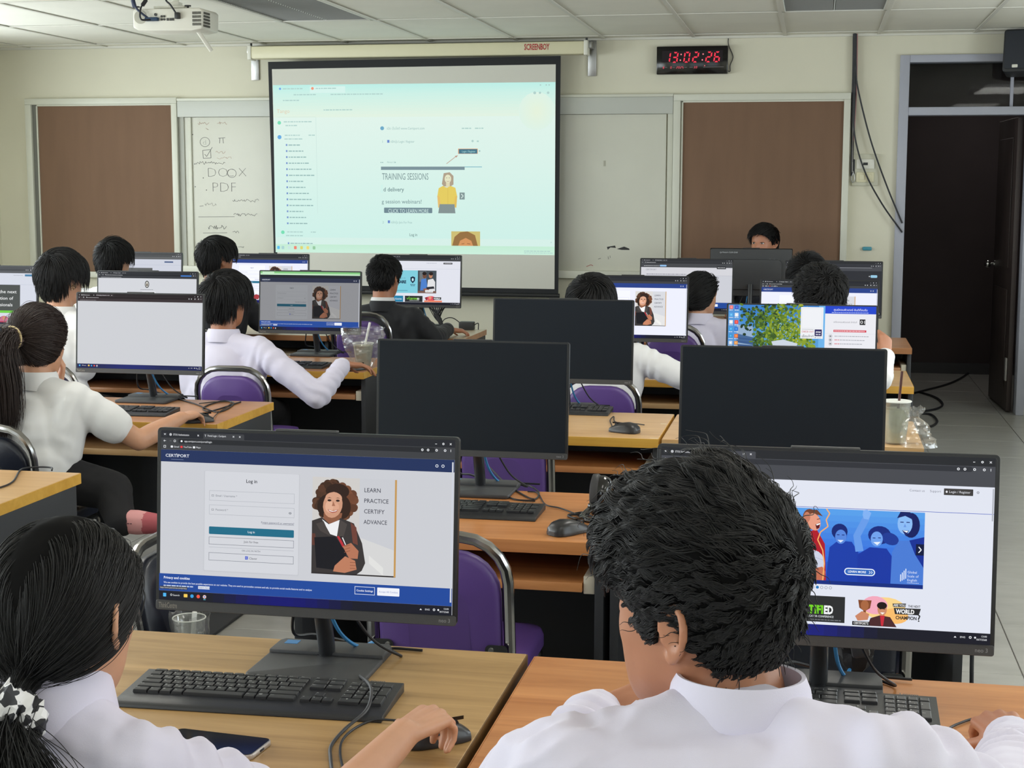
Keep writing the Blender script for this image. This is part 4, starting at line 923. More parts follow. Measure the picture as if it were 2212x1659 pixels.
def scene_form():
    c = page(); c.rect(0, 0, 1000, 562, (212, 214, 220)); chrome(c, tab=(38, 40, 46), bar=(52, 54, 60), url='', bm=False, y=(22, 44, 62)); c.scrib(70, 250, 32, 4, (190, 192, 196)); c.rr(840, 28, 950, 40, 4, (60, 120, 200)); c.scrib(30, 240, 52, 4, (170, 172, 176))
    c.ell(500, 118, 22, 34, (28, 28, 30)); c.ell(500, 118, 15, 26, (216, 214, 206)); c.poly([(490, 132), (500, 100), (510, 132)], (40, 40, 44)); c.ell(500, 122, 6, 9, (90, 70, 50))
    c.scrib(434, 566, 166, 4, (130, 132, 140)); c.scrib(404, 446, 192, 4, (130, 132, 140)); c.scrib(404, 446, 215, 4, (130, 132, 140)); c.rect(452, 186, 586, 204, (238, 240, 244)); c.rect(452, 210, 586, 228, (238, 240, 244)); c.rr(456, 246, 536, 268, 2, (44, 74, 170)); c.scrib(470, 524, 255, 4, (220, 226, 242)); c.scrib(450, 560, 292, 4, (150, 152, 160)); taskbar(c); return c
def scene_health():
    c = page(); c.rect(0, 0, 1000, 562, (226, 228, 238)); chrome(c, tab=(40, 42, 46), bar=(60, 62, 66), url='', bm=False, y=(24, 44, 62)); c.rr(800, 78, 905, 96, 2, (50, 50, 52)); c.scrib(812, 895, 85, 4, (220, 222, 228)); c.scrib(600, 720, 84, 5, (170, 174, 186)); c.rect(0, 150, 1000, 152, (190, 196, 214)); c.scrib(60, 190, 128, 6, (150, 152, 164))
    c.rect(40, 170, 500, 430, (128, 206, 222)); c.text('CAREERS IN', 230, 268, 16, (96, 160, 178), bold=.01); c.text('HEALTHCARE', 100, 318, 32, (20, 44, 74), bold=.05, fit=262); c.text('2025', 232, 348, 14, (96, 160, 178)); c.rect(60, 400, 380, 404, (44, 110, 140)); c.rect(100, 345, 220, 350, (100, 170, 186))
    c.poly([(412, 250), (440, 238), (468, 250), (466, 290), (440, 318), (414, 290)], (18, 40, 66)); c.poly([(430, 266), (440, 256), (450, 266), (452, 284), (440, 296), (428, 284)], (200, 232, 240)); c.scrib(412, 470, 330, 6, (20, 44, 74)); c.scrib(418, 464, 344, 6, (20, 44, 74))
    c.rect(500, 170, 720, 430, (66, 76, 84)); c.rect(520, 180, 600, 300, (110, 116, 120)); c.ell(580, 226, 24, 34, (110, 74, 58)); c.ell(578, 204, 25, 20, (34, 26, 26)); c.poly([(530, 400), (540, 270), (600, 262), (620, 390)], (76, 128, 204)); c.ell(652, 226, 22, 32, (186, 128, 98)); c.ell(656, 206, 24, 20, (40, 28, 28)); c.poly([(610, 400), (620, 276), (680, 262), (706, 300), (706, 410)], (226, 226, 228)); c.poly([(560, 380), (620, 370), (640, 390), (590, 410)], (150, 96, 74)); c.poly([(600, 360), (690, 350), (700, 376), (610, 386)], (40, 42, 50)); c.rect(500, 404, 720, 430, (120, 90, 80)); c.rr(590, 392, 682, 420, 3, (240, 240, 242)); c.text('START NOW', 636, 411, 9, (60, 60, 64), 'c', .02)
    c.rect(100, 462, 330, 532, (40, 130, 170)); c.text('My Courses', 200, 506, 16, (232, 242, 248), bold=.02); c.line([(110, 480), (190, 480), (190, 530)], 2, (140, 200, 226)); c.rect(350, 462, 560, 532, (44, 46, 48)); c.line([(372, 488), (384, 502), (404, 470)], 5, (110, 210, 40)); c.text('CERTIFIED', 400, 506, 20, (130, 210, 60), bold=.03, fit=120); c.text('ED', 496, 506, 20, (244, 244, 244), bold=.03, fit=26); c.scrib(404, 520, 514, 4, (200, 204, 208))
    c.ell(660, 490, 52, 28, (226, 80, 96)); c.ell(650, 480, 16, 20, (226, 150, 120)); c.poly([(586, 480), (620, 470), (616, 510), (600, 510)], (150, 50, 60)); c.rr(684, 474, 780, 502, 2, (48, 48, 50)); c.text('WORLD', 692, 496, 14, (244, 244, 244), bold=.04, fit=74); c.rect(580, 512, 790, 532, (232, 130, 100)); taskbar(c, 534, mid=(26, 28, 40)); return c
def scene_next():
    c = page(); c.rect(0, 0, 1000, 562, (214, 218, 230)); chrome(c, tab=(76, 78, 82), bar=(86, 88, 92), url='', bm=False, y=(24, 46, 66)); c.rr(880, 76, 966, 96, 2, (70, 128, 168)); c.scrib(760, 860, 84, 5, (170, 174, 186)); c.rect(0, 176, 1000, 178, (180, 186, 204))
    c.rect(20, 180, 830, 432, (72, 76, 74)); c.text('Inspire the next', 793, 262, 30, (232, 234, 234), 'r', .01, fit=350); c.text('generation of', 758, 326, 30, (232, 234, 234), 'r', .01, fit=282); c.text('professionals', 750, 390, 30, (232, 234, 234), 'r', .01, fit=262); c.rect(20, 432, 830, 456, (110, 206, 66))
    c.ell(660, 520, 50, 36, (196, 110, 140)); c.ell(660, 506, 16, 20, (206, 140, 110)); c.poly([(596, 492), (626, 500), (600, 540)], (90, 70, 80)); c.rect(600, 536, 720, 562, (176, 60, 84)); taskbar(c, 548); return c
def scene_gray5():
    c = page(); c.rect(0, 0, 1000, 562, (206, 210, 222)); chrome(c, tab=(70, 72, 74), bar=(96, 98, 100), url='', bm=False, y=(26, 48, 74)); c.rr(790, 96, 900, 112, 2, (64, 86, 130)); c.rect(0, 140, 1000, 142, (170, 176, 196)); c.rect(60, 176, 640, 430, (92, 94, 94)); taskbar(c); return c
def scene_portal():
    c = page(); c.rect(0, 0, 1000, 562, (206, 208, 216)); chrome(c, tab=(46, 48, 52), bar=(70, 72, 76), url='', bm=False, y=(24, 52, 90)); c.scrib(60, 160, 36, 5, (196, 198, 202)); c.scrib(30, 200, 72, 5, (196, 198, 202)); c.rr(206, 64, 280, 82, 8, (150, 196, 240)); c.rect(0, 90, 1000, 180, (214, 214, 220)); c.text('CERTIPORT', 50, 124, 16, (150, 152, 160), bold=.01, fit=120); c.scrib(60, 500, 162, 7, (130, 132, 142)); c.rect(0, 176, 1000, 178, (150, 154, 170)); c.rect(190, 184, 800, 360, (54, 64, 82)); c.rr(830, 72, 930, 104, 3, (50, 52, 56)); c.scrib(840, 920, 86, 6, (210, 210, 214)); c.rect(0, 470, 1000, 540, (34, 74, 156)); c.rr(740, 486, 850, 514, 2, (238, 240, 248)); taskbar(c); return c
def scene_darkpage():
    c = page(); c.rect(0, 0, 1000, 562, (52, 54, 58)); chrome(c, tab=(44, 46, 50), bar=(72, 74, 80), url='', bm=False, y=(26, 60, 96)); c.line([(420, 62), (900, 62)], 4, (150, 152, 158)); c.rect(0, 96, 1000, 540, (46, 48, 54)); c.rr(886, 138, 956, 166, 10, (150, 200, 226)); c.ell(874, 152, 6, 6, (200, 204, 210)); c.rr(60, 150, 470, 172, 8, (66, 68, 74)); taskbar(c); c.rr(940, 520, 980, 540, 3, (220, 222, 226)); return c
def scene_desktop():
    c = page(); c.rect(0, 0, 1000, 562, (84, 150, 216)); rd_ = random.Random(11)
    for i in range(10): c.rect(90, i*56, 660, i*56+57, (60+i*7, 130+i*7, 206+i*3))
    c.poly([(60, 140), (170, 150), (184, 562), (60, 562)], (150, 176, 206)); c.poly([(60, 200), (176, 226), (180, 280), (60, 262)], (70, 104, 150)); c.poly([(60, 300), (180, 312), (190, 400), (60, 400)], (206, 196, 184))
    for i in range(4): c.poly([(64, 226+i*24), (172, 236+i*22), (172, 246+i*22), (64, 238+i*24)], (58, 90, 140))
    for i in range(1500):
        x = rd_.gauss(350, 140); y = rd_.gauss(190, 140)
        if not (80 < x < 600 and -5 < y < 470): continue
        if x < 190 and 120 < y < 330 and rd_.random() < .75: continue
        u = rd_.random(); lit = max(0, min(1, (x-250)/260+(.5-abs(y-190)/400)))
        col = [(34, 58, 40), (62, 92, 40), (96, 128, 44), (138, 160, 48), (176, 184, 60)][min(4, int(u*2.6+lit*1.8))]
        if y < 90 and x > 400 and rd_.random() < .45: continue
        c.ell(x, y, rd_.uniform(7, 19), rd_.uniform(5, 12), col, 7, rd_.uniform(0, 180))
    for i in range(40): c.ell(rd_.uniform(330, 480), rd_.uniform(60, 250), 5, 3.4, (120, 176, 226), 6, rd_.uniform(0, 180))
    c.poly([(300, 250), (380, 236), (480, 262), (470, 284), (310, 276)], (206, 214, 226))
    for i, (x, y, col) in enumerate(((21, 10, (236, 120, 120)), (58, 10, (60, 90, 190)), (21, 62, (90, 170, 230)), (58, 62, (226, 232, 240)), (21, 112, (230, 236, 242)), (58, 112, (232, 80, 70)), (21, 160, (70, 160, 222)), (58, 160, (50, 120, 210)), (21, 208, (60, 150, 210)), (58, 208, (232, 120, 60)), (21, 256, (200, 210, 226)), (58, 256, (220, 150, 80)))):
        c.rr(x-13, y-4, x+13, y+22, 4, col); c.ell(x, y+9, 6, 6, tuple(min(255, q+40) for q in col)); c.scrib(x-14, x+14, y+27, 4, (236, 240, 246), i)
    c.rect(618, 0, 662, 300, (110, 180, 236)); c.rr(496, 10, 648, 226, 3, (240, 242, 246)); c.box(504, 18, 640, 154, 2.4, (226, 228, 232))
    c.line([(504, 162), (584, 162)], 2, (150, 150, 154)); c.text('CHECK OUT', 504, 184, 12, (206, 84, 92), bold=.01, fit=82); c.text('เช็คเอ้าท์', 504, 216, 14, (110, 112, 118), bold=.01, fit=82); c.rect(592, 162, 640, 208, (44, 34, 92)); c.text('สคพ', 616, 186, 14, (236, 236, 244), 'c', .02, fit=34); c.scrib(600, 632, 194, 6, (220, 220, 234)); c.scrib(504, 548, 220, 3, (170, 172, 178)); c.ell(597, 218, 3, 3, (60, 60, 66)); c.text('Scanme', 606, 222, 7, (96, 98, 104))
    c.rect(660, 0, 1000, 562, (236, 236, 242)); c.rect(660, 0, 1000, 52, (34, 70, 206)); c.text('ศูนย์คอมพิวเตอร์ ยินดีต้อนรับ', 829, 32, 14, (244, 246, 255), 'c', .0, fit=226); c.scrib(704, 952, 42, 4, (196, 208, 246))
    c.text('เครื่องคอมพิวเตอร์ ลำดับที่', 716, 114, 10, (120, 122, 130), fit=158); c.rect(892, 88, 930, 126, (30, 30, 34)); c.text('01', 911, 118, 22, (244, 244, 246), 'c', .0, fit=31)
    c.rect(718, 162, 938, 177, (214, 72, 88)); c.scrib(724, 930, 167, 5, (244, 214, 218)); c.rect(660, 186, 1000, 188, (222, 222, 230))
    for i in range(3):
        y = 206+i*26; c.ell(699, y, 12, 12, (100, 102, 108)); c.ell(699, y, 10.6, 10.6, (236, 236, 242)); c.rr(693, y-4, 705, y+4, 2, (96, 98, 104)); c.scrib(726, 954-i*20, y-3, 5, (172, 174, 182), i)
        if i: c.scrib(726, 760, y-3, 5, (222, 120, 128), i)
    taskbar(c); return c

# ================================================================== COMPUTERS
M_bez = mat('monitor_black', srgb(24, 25, 27), .35)
M_chin = mat('monitor_grey', srgb(62, 63, 65), .5, bump=.15, bscale=500)
M_off = mat('screen_off', srgb(20, 27, 36), .42, spec=.2)
M_stand = mat('stand_grey', srgb(58, 59, 62), .5, bump=.1, bscale=400)
M_neck = mat('neck_grey', srgb(44, 45, 48), .3)
M_stick = mat('sticker_blue', srgb(60, 130, 190), .4)
_c = Canvas(541, 20); _c.text('ThinkCentre', 6, 15, 9.5, (126, 122, 116), bold=.015, fit=34); LOGO_L = _c.mesh('maker_mark', .541, .02, PRINT)
_c = Canvas(541, 20); _c.text('neo 3', 531, 13, 6.5, (124, 126, 130), 'r', .015, fit=20); LOGO_R = _c.mesh('model_mark', .541, .02, PRINT)
TILT = R(-5)
def build_proto():
    g = {}
    f = MB(); f.prism(rrect(.541, .32, .007, 4, 0, .16), .0, .012); f.prism(rrect(.533, .312, .006, 4, 0, .16), -.0006, .0); g['bezel'] = f.mesh('bezel', M_bez, bevel=.0015, seg=1)
    f = MB(); f.prism(rrect(.535, .314, .012, 4, 0, .16), .012, .024); f.prism(rrect(.40, .2, .03, 5, 0, .15), .024, .045); g['back_cover'] = f.mesh('back_cover', M_chin, bevel=.004)
    f = MB(); f.prism(rrect(.5405, .0175, .004, 3, 0, .0087), -.0022, .002); g['chin'] = f.mesh('chin', M_chin, bevel=.0008, seg=1)
    f = MB(); f.box(-.055, .055, .001, .016, .3195, .3235); g['camera_bar'] = f.mesh('camera_bar', M_chin, bevel=.001, seg=1)
    f = MB(); f.tube([(0, .05, .006), (0, .046, .03), (0, -.018, .22)], .0155, 16); f.tube([(0, .05, .006), (0, .05, .012)], .02, 16); g['neck'] = f.mesh('neck', M_neck)
    f = MB(); f.slab(rrect(.215, .13, .008, 4, 0, -.02), 0, .011); f.slab([(-.1075, .04), (.1075, .04), (.1075, .1), (.1, .112), (-.1, .112), (-.1075, .1)], 0, .017); g['base'] = f.mesh('base', M_stand, bevel=.003)
    f = MB(); f.box(-.092, -.067, .078, .1, .0169, .0175); g['sticker'] = f.mesh('sticker', M_stick)
    f = MB(); f.box(-.2635, .2635, -.0013, -.0008, .0185, .315); g['off'] = f.mesh('display', M_off)
    return g
PROTO = build_proto()
def monitor(x, y, label, canvas=None, rz=0., h=.115):
    t = thing('desktop_monitor', (x, y+.08, DESK+.0005), label, 'monitor', rz=rz)
    p = put('bezel', PROTO['bezel'], t, (0, -.08, h), (TILT, 0, 0))
    o = put('back_cover', PROTO['back_cover'], t, (0, -.08, h), (TILT, 0, 0)); put('camera_bar', PROTO['camera_bar'], p)
    ch = put('chin', PROTO['chin'], t, (0, -.08, h), (TILT, 0, 0))
    put('maker_mark', LOGO_L, ch, (0, -.0024, .0087)); put('model_mark', LOGO_R, ch, (0, -.0024, .0087))
    put('neck', PROTO['neck'], t); b = put('base', PROTO['base'], t); put('sticker', PROTO['sticker'], b)
    if canvas is None: put('display', PROTO['off'], t, (0, -.08, h), (TILT, 0, 0))
    else:
        d = put('display', canvas.mesh('display', .527, .2965, GLOW), t, (0, -.08, h), (TILT, 0, 0))
        off = Matrix.Rotation(TILT, 3, 'X') @ Vector((0, -.0008, .1667)); d.location = Vector((0, -.08, h))+off
    return t
def xr(px, py, Y): return at(px, py, Y).x-.2705
PAGE_A = login()
monitor(-.849, 2.462, 'large monitor with a login form on the olive desk', PAGE_A)
monitor(.025, 2.468, 'large monitor with the blue sports banner behind the boy in front', scene_home())
monitor(-.918, 4.085, 'switched-off monitor on the orange desk, behind the large login screen')
monitor(-.077, 4.095, 'switched-off monitor on the right, in front of the tree wallpaper screen')
monitor(-.932, 5.73, 'switched-off monitor behind the mouse, hiding the student in white')
monitor(-.042, 5.655, 'monitor with tree wallpaper and a blue welcome panel', scene_desktop())
monitor(-2.611, 5.645, 'monitor with a blank grey page, in front of the ponytail girl', scene_blank(), h=.118)
monitor(-2.503, 7.42, 'monitor with green title bar and dimmed login page', login(.72, (196, 198, 204), (40, 46, 70), green=True))
monitor(-3.288, 7.21, 'monitor with a plain white page, round emblem and small form', scene_form())
monitor(xr(80, 581, 7.3), 7.28, 'monitor with white words on grey over a green stripe, at the left edge', scene_next(), h=.13)
LG2 = login(1.08, (222, 224, 238), (40, 66, 140), cookie=False, bright=True)
monitor(xr(1488, 603, 7.4), 7.38, 'bright login page monitor showing a curly haired woman, before the lilac blouse', LG2)
monitor(xr(1905, 607, 7.25)-.01, 7.23, 'bright login page monitor behind the curly haired boy', LG2)
monitor(xr(1585, 569, 8.95), 8.93, 'monitor with pale portal page behind the girl in lilac', scene_portal(), h=.13)
monitor(xr(1908, 567, 8.85), 8.83, 'dark page monitor at the front beside the doorway', scene_darkpage(), h=.13)
monitor(xr(997, 562, 9.05), 9.03, 'monitor with light blue healthcare banner, below the projection screen', scene_health(), h=.13)
monitor(xr(667, 554, 9.0), 8.98, 'login page monitor below the left corner of the projection screen', LG2, h=.13)
monitor(xr(393, 550, 9.0), 8.98, 'monitor with grey page below the left notice board', scene_gray5(), h=.13)
tm = monitor(at(1621, 541, 10.2).x, 10.22, 'teacher monitor seen from behind, under the right notice board', LG2, rz=R(180), h=.14)
c = Canvas(541, 320); c.text('ศูนย์คอมฯ-12.00-2568', 64, 30, 9, (190, 194, 198), fit=118, bold=.01); c.text('ThinkCentre', 390, 78, 11, (120, 122, 124), fit=64, bold=.02)
put('back_lettering', c.mesh('back_lettering', .541, .32, PRINT), tm, Vector((0, -.08, .14))+Matrix.Rotation(TILT, 3, 'X') @ Vector((0, .0247, .16)), (-TILT, 0, R(180)))
# ================================================================== KEYBOARDS, MICE AND SMALL THINGS
M_kb = mat('keyboard_black', srgb(36, 37, 40), .42, bump=.08, bscale=500)
M_key = mat('key_black', srgb(40, 41, 44), .4)
U = .0187
def key_layout():
    L = []; x0 = -.212
    def row(y, items, h=U):
        x = x0
        for it in items:
            if isinstance(it, (int, float)): x += it*U; continue
            t, w_ = it; L.append((x+w_*U/2, y, w_*U-.0022, h-.0026, t)); x += w_*U
    f = lambda s: [(q, 1) for q in s.split()]
    row(.0655, [('Esc', 1.25), .1]+[('F%d' % i, 1.04) for i in range(1, 13)]+[.1, ('Prt', 1.1), .35, ('Ins', 1.5), ('Del', 1.5)], .0125)
    row(.0505, f('` 1 2 3 4 5 6 7 8 9 0 - =')+[('Bksp', 2), .45]+[('Hom', 1.5), ('End', 1.5), .45]+f('Num / * -'))
    row(.0505-U, [('Tab', 1.5)]+f('Q W E R T Y U I O P [ ]')+[('\\', 1.5), .45, ('PgU', 1.5), ('PgD', 1.5), .45]+f('7 8 9'))
    row(.0505-2*U, [('Caps', 1.8)]+f("A S D F G H J K L ; '")+[('Enter', 2.2), .45, 3, .45]+f('4 5 6'))
    row(.0505-3*U, [('Shift', 2.3)]+f('Z X C V B N M , . /')+[('Shift', 2.7), .45, 1, ('^', 1), 1, .45]+f('1 2 3'))
    row(.0505-4*U, [('Ctrl', 1.4), ('Fn', 1.1), ('#', 1.1), ('Alt', 1.1), ('', 5.6), ('Alt', 1.1), ('@', 1.1), ('Ctrl', 2.5), .45, ('<', 1), ('v', 1), ('>', 1), .45, ('0', 2), ('.', 1)])
    xp = x0+(15+.45+3+.45+3.5)*U
    L.append((xp, .0505-1.5*U, U-.0022, 2*U-.0026, '+')); L.append((xp, .0505-3.5*U, U-.0022, 2*U-.0026, 'Ent'))
    return L
KL = key_layout()
kz = lambda y: .0125+.006*(y+.0775)/.155
def build_kb():
    f = MB(); hw = .2275
    prof = [(-.0785, .0015), (-.077, .006), (-.07, .0095), (-.045, .0105), (.076, .0165), (.0785, .015), (.0785, .0005), (-.0785, .0005)]
    vs = [(-hw, y, z) for y, z in prof]+[(hw, y, z) for y, z in prof]; n = len(prof)
    f.add(vs, [tuple(range(n-1, -1, -1)), tuple(range(n, 2*n))]+[(i, (i+1) % n, (i+1) % n+n, i+n) for i in range(n)])
    base = f.mesh('case', M_kb, bevel=.002)
    km = {}
    def kmesh(w_, h_):
        k = (round(w_, 4), round(h_, 4))
        if k not in km:
            g = MB(); a, b = w_/2, h_/2; q = .0016
            g.add([(-a, -b, -.003), (a, -b, -.003), (a, b, -.003), (-a, b, -.003), (-a+q*.3, -b+q*.3, .0012), (a-q*.3, -b+q*.3, .0012), (a-q*.3, b-q*.3, .0012), (-a+q*.3, b-q*.3, .0012), (-a+q, -b+q, .0022), (a-q, -b+q, .0022), (a-q, b-q, .0022), (-a+q, b-q, .0022)],
                  [(0, 1, 5, 4), (1, 2, 6, 5), (2, 3, 7, 6), (3, 0, 4, 7), (4, 5, 9, 8), (5, 6, 10, 9), (6, 7, 11, 10), (7, 4, 8, 11), (8, 9, 10, 11)])
            km[k] = g.mesh('key', M_key, flat=True)
        return km[k]
    allk = MB()
    for x, y, w_, h_, t in KL: allk.box(x-w_/2, x+w_/2, y-h_/2, y+h_/2, kz(y)-.003, kz(y)+.002)
    joined = allk.mesh('keys', M_key, flat=True)
    c = Canvas(4550, 1550)
    TH = 'ภถุึคตจขชๆไำพะัีรนยบลฟหกดเ้่าสวผปแอิืทมใฝ'
    for i, (x, y, w_, h_, t) in enumerate(KL):
        X, Y = (x+.2275)*10000, (.0775-y)*10000
        if not t: continue
        if len(t) == 1:
            c.text(t, X-62, Y-8, 42, (200, 202, 200), bold=.01)
            if t.isalnum() and w_ < .02: c.text(TH[i % len(TH)], X+14, Y+58, 40, (176, 178, 176))
        else: c.text(t, X-w_*5000+22, Y-8+(14 if h_ < .013 else 0), 26, (176, 178, 176), bold=.01)
    c.text('Lenovo', 3950, 150, 70, (74, 76, 78), bold=.03)
    leg = c.mesh('key_legends', .455, .155, PRINT, eps=1e-6)
    return base, kmesh, joined, leg
KB_BASE, KB_KEY, KB_JOINED, KB_LEG = build_kb()
def keyboard(x, y, label, rz=0., single=False, z=DESK):
    t = thing('keyboard', (x, y, z), label, 'keyboard', rz=rz)
    put('case', KB_BASE, t)
    sl = math.atan2(.006, .155)
    if single:
        for kx, ky, w_, h_, tt in KL: put('key', KB_KEY(w_, h_), t, (kx, ky, kz(ky)), (sl, 0, 0))
    else: tag(put('keys', KB_JOINED, t), kind='stuff')
    tag(put('key_legends', KB_LEG, t, (0, 0, kz(0)+.0025), (R(-90)+sl, 0, 0)), kind='stuff')
    return t
def kb_right(px, py, dx=.2275, z=DESK+.01):
    p = atz(px, py, z); return p.x-dx, p.y
_q = [atz(x, y, DESK+.01) for x, y in ((243, 1535), (815, 1572), (330, 1437), (878, 1468))]
keyboard(sum(q.x for q in _q)/4, sum(q.y for q in _q)/4-.004, 'black keyboard with white key letters below the large login screen', rz=R(1.6), single=True, z=DESK+.003)
_p = atz(2018, 1508, DESK+.012); keyboard(_p.x-.226, _p.y-.0785, 'black keyboard half hidden by the boy in front', rz=R(-1), single=True)
_p = atz(1177.6, 1091, DESK+.012); keyboard(_p.x-.226, _p.y-.079, 'black keyboard on the orange desk beside a lone mouse')
_p = atz(1324, 880, DESK+.012); keyboard(_p.x-.226, _p.y-.078, 'black keyboard end showing right of the second row off monitor')
_p = atz(384, 884, DESK+.012); keyboard(_p.x-.226, _p.y-.06, 'black keyboard of the ponytail girl', rz=R(3))
_p = atz(714, 785, DESK+.012); keyboard(_p.x-.226, _p.y-.06, 'black keyboard of the boy in the lilac shirt')

M_mouse = mat('mouse_black', srgb(38, 38, 40), .34)
def mouse_mesh():
    f = MB(); rows = []
    prof = [(-.054, .010, .012), (-.05, .022, .024), (-.035, .029, .034), (-.012, .031, .037), (.015, .029, .033), (.038, .028, .024), (.052, .024, .016), (.056, .012, .011)]
    for y, w_, h_ in prof:
        r_ = [Vector((w_*1.0, y, .001)), Vector((w_*1.02, y, .007))]
        for k_ in range(9):
            a = math.pi*k_/8; ca = math.cos(a); r_.append(Vector((w_*math.copysign(abs(ca)**.7, ca)*.97, y, .010+(h_-.010)*math.sin(a)**.75)))
        r_ += [Vector((-w_*1.02, y, .007)), Vector((-w_, y, .001))]
        rows.append(r_)
    f.sheet(rows); n = len(rows[0])
    f.add(rows[0], [tuple(range(n-1, -1, -1))]); f.add(rows[-1], [tuple(range(n))])
    return f.mesh('mouse_body', M_mouse, angle=50)
MOUSE = mouse_mesh()
_f = MB(); _f.box(-.0006, .0006, .008, .05, .028, .0335); MGAP = _f.mesh('button_gap', M_blackgl)
_f = MB(); _f.tube([(-.004, .034, .024), (.004, .034, .024)], .006, 14); MWHL = _f.mesh('wheel', M_cable)
_f = MB(); _f.box(-.0325, .0325, -.03, .03, .006, .008); 
def mouse(x, y, label, rz=0., cord=None, z=DESK):
    t = thing('computer_mouse', (x, y, z+.0005), label, 'mouse', rz=rz)
    put('body', MOUSE, t); put('button_gap', MGAP, t); put('wheel', MWHL, t)
    if cord:
        Mi = (Matrix.Translation((x, y, z)) @ Matrix.Rotation(rz, 4, 'Z')).inverted()
        f = MB(); f.tube(spline([Vector((0, .055, .009))]+[Mi @ Vector(p) for p in cord], 6), .002, 6); f.build('cord', M_cable, t)
    return t
W3 = lambda *L, z=DESK+.003: [atz(x, y, z) for x, y in L]
_p = atz(938, 1606, DESK); mouse(_p.x, _p.y, 'black mouse under the hand of the girl with the checked hair tie', rz=R(-52), cord=[at(845, 1556, _p.y+.06)]+W3((790, 1562), (745, 1592), (735, 1630), (752, 1700), z=DESK+.006), z=DESK+.003)
_p = atz(1226, 1152, DESK); mouse(_p.x, _p.y, 'black mouse alone on the orange desk beside the headphones', rz=R(-38), cord=W3((1258, 1122), (1246, 1112), (1210, 1098), (1178, 1090), (1162, 1066), (1140, 1062)))
_p = atz(1350, 934, DESK); mouse(_p.x, _p.y, 'black mouse on the tan desk right of the keyboard end', rz=R(68), cord=W3((1322, 920), (1318, 908), (1326, 900), (1330, 912), (1368, 915), (1392, 918)))
_p = atz(2172, 1612, DESK+.02); mouse(_p.x, _p.y, 'black mouse under the right hand of the boy in front', rz=R(60), cord=W3((2110, 1556), (2075, 1562), (2046, 1580), (2040, 1620)))
_p = atz(428, 912, DESK); mouse(_p.x, _p.y, 'black mouse under the hand of the ponytail girl', rz=R(-50), cord=W3((470, 893), (500, 870), (470, 868), (430, 872)))
_p = atz(768, 800, DESK); mouse(_p.x, _p.y, 'black mouse under the hand of the boy in the lilac shirt', rz=R(-35))

# loose cables
def cable(name, pts, label, m=None, r=.003, cat='cable', sm=8):
    f = MB(); P = spline(pts, sm); o0 = P[0].copy(); f.tube([p-o0 for p in P], r, 7)
    return tag(f.build(name, m or M_cable, loc=o0), label, cat)
cable('headset_cord', W3((770, 1455))+[atz(796, 1476, DESK+.026), atz(802, 1500, DESK+.024), atz(790, 1536, DESK+.02)]+W3((745, 1575), (716, 1610), (714, 1640), (722, 1700), z=DESK+.006), 'thin grey cord looping over the near keyboard and desk', mat('cord_grey', srgb(58, 58, 60), .5), .0028)
cable('usb_cable', W3((1058, 1010))+W3((1095, 1046), (1150, 1078), (1163, 1062), (1130, 1044), (1090, 1040), (1085, 1062), (1110, 1078), (1156, 1082)), 'thin black cable in loops beside the stand on the orange desk', r=.0025)
cable('usb_cable', W3((350, 852), (420, 872), (470, 890), (505, 872), (480, 866), (440, 880), (455, 888), (520, 868)), 'tangled black cables right of the ponytail girl\'s keyboard', r=.0028)
cable('usb_cable', W3((-40, 1062), (0, 1053), (28, 1040), (46, 1014), (80, 1009), (110, 1010), (112, 1016)), 'thin black cord on the desk corner at the left edge', r=.0028)
cable('floor_cable', [atz(x, y, .008) for x, y in ((1940, 858), (1990, 845), (2040, 832), (2070, 820), (2092, 806))], 'black cable on the floor running into the dark lobby', r=.008)
cable('floor_cable', [atz(x, y, .008) for x, y in ((1985, 846), (2020, 858), (2036, 872), (2026, 882), (1996, 888), (1975, 888))], 'black cable loop on the floor tiles below the desk end', r=.008)
cable('floor_cable', [atz(x, y, .008) for x, y in ((1984, 893), (2010, 895), (2024, 908), (2018, 918), (1998, 925))], 'small black cable curl on the floor nearest the iced drink', r=.008)
cable('power_cable', [V3 for V3 in (Vector((.3, 3.75, DESK+.004)), Vector((.36, 3.7, DESK+.005)), Vector((.382, 3.66, DESK-.01)), Vector((.386, 3.62, .4)), Vector((.40, 3.6, .006)), Vector((.36, 3.4, .006)))], 'black cable hanging beside the desk under the sports banner monitor', r=.005)

# cables behind every monitor
_f = MB(); _f.tube(spline([(.02, -.03, .14), (.03, .03, .06), (.045, .1, .012), (.055, .16, .004)]), .0034, 7); NETC = _f.mesh('network_cable', M_cableb)
_f = MB(); _f.tube(spline([(-.03, -.03, .14), (-.06, .04, .05), (-.04, .1, .03), (.0, .15, .006)]), .003, 7); _f.tube(spline([(.05, -.02, .14), (.09, .03, .05), (.13, .08, .006), (.1, .12, .006), (.16, .12, .006)]), .0026, 7); PWRC = _f.mesh('power_cord', M_cable)
for o in [o for o in COL.objects if o.name.startswith('desktop_monitor')]:
    put('network_cable', NETC, o); put('power_cord', PWRC, o)

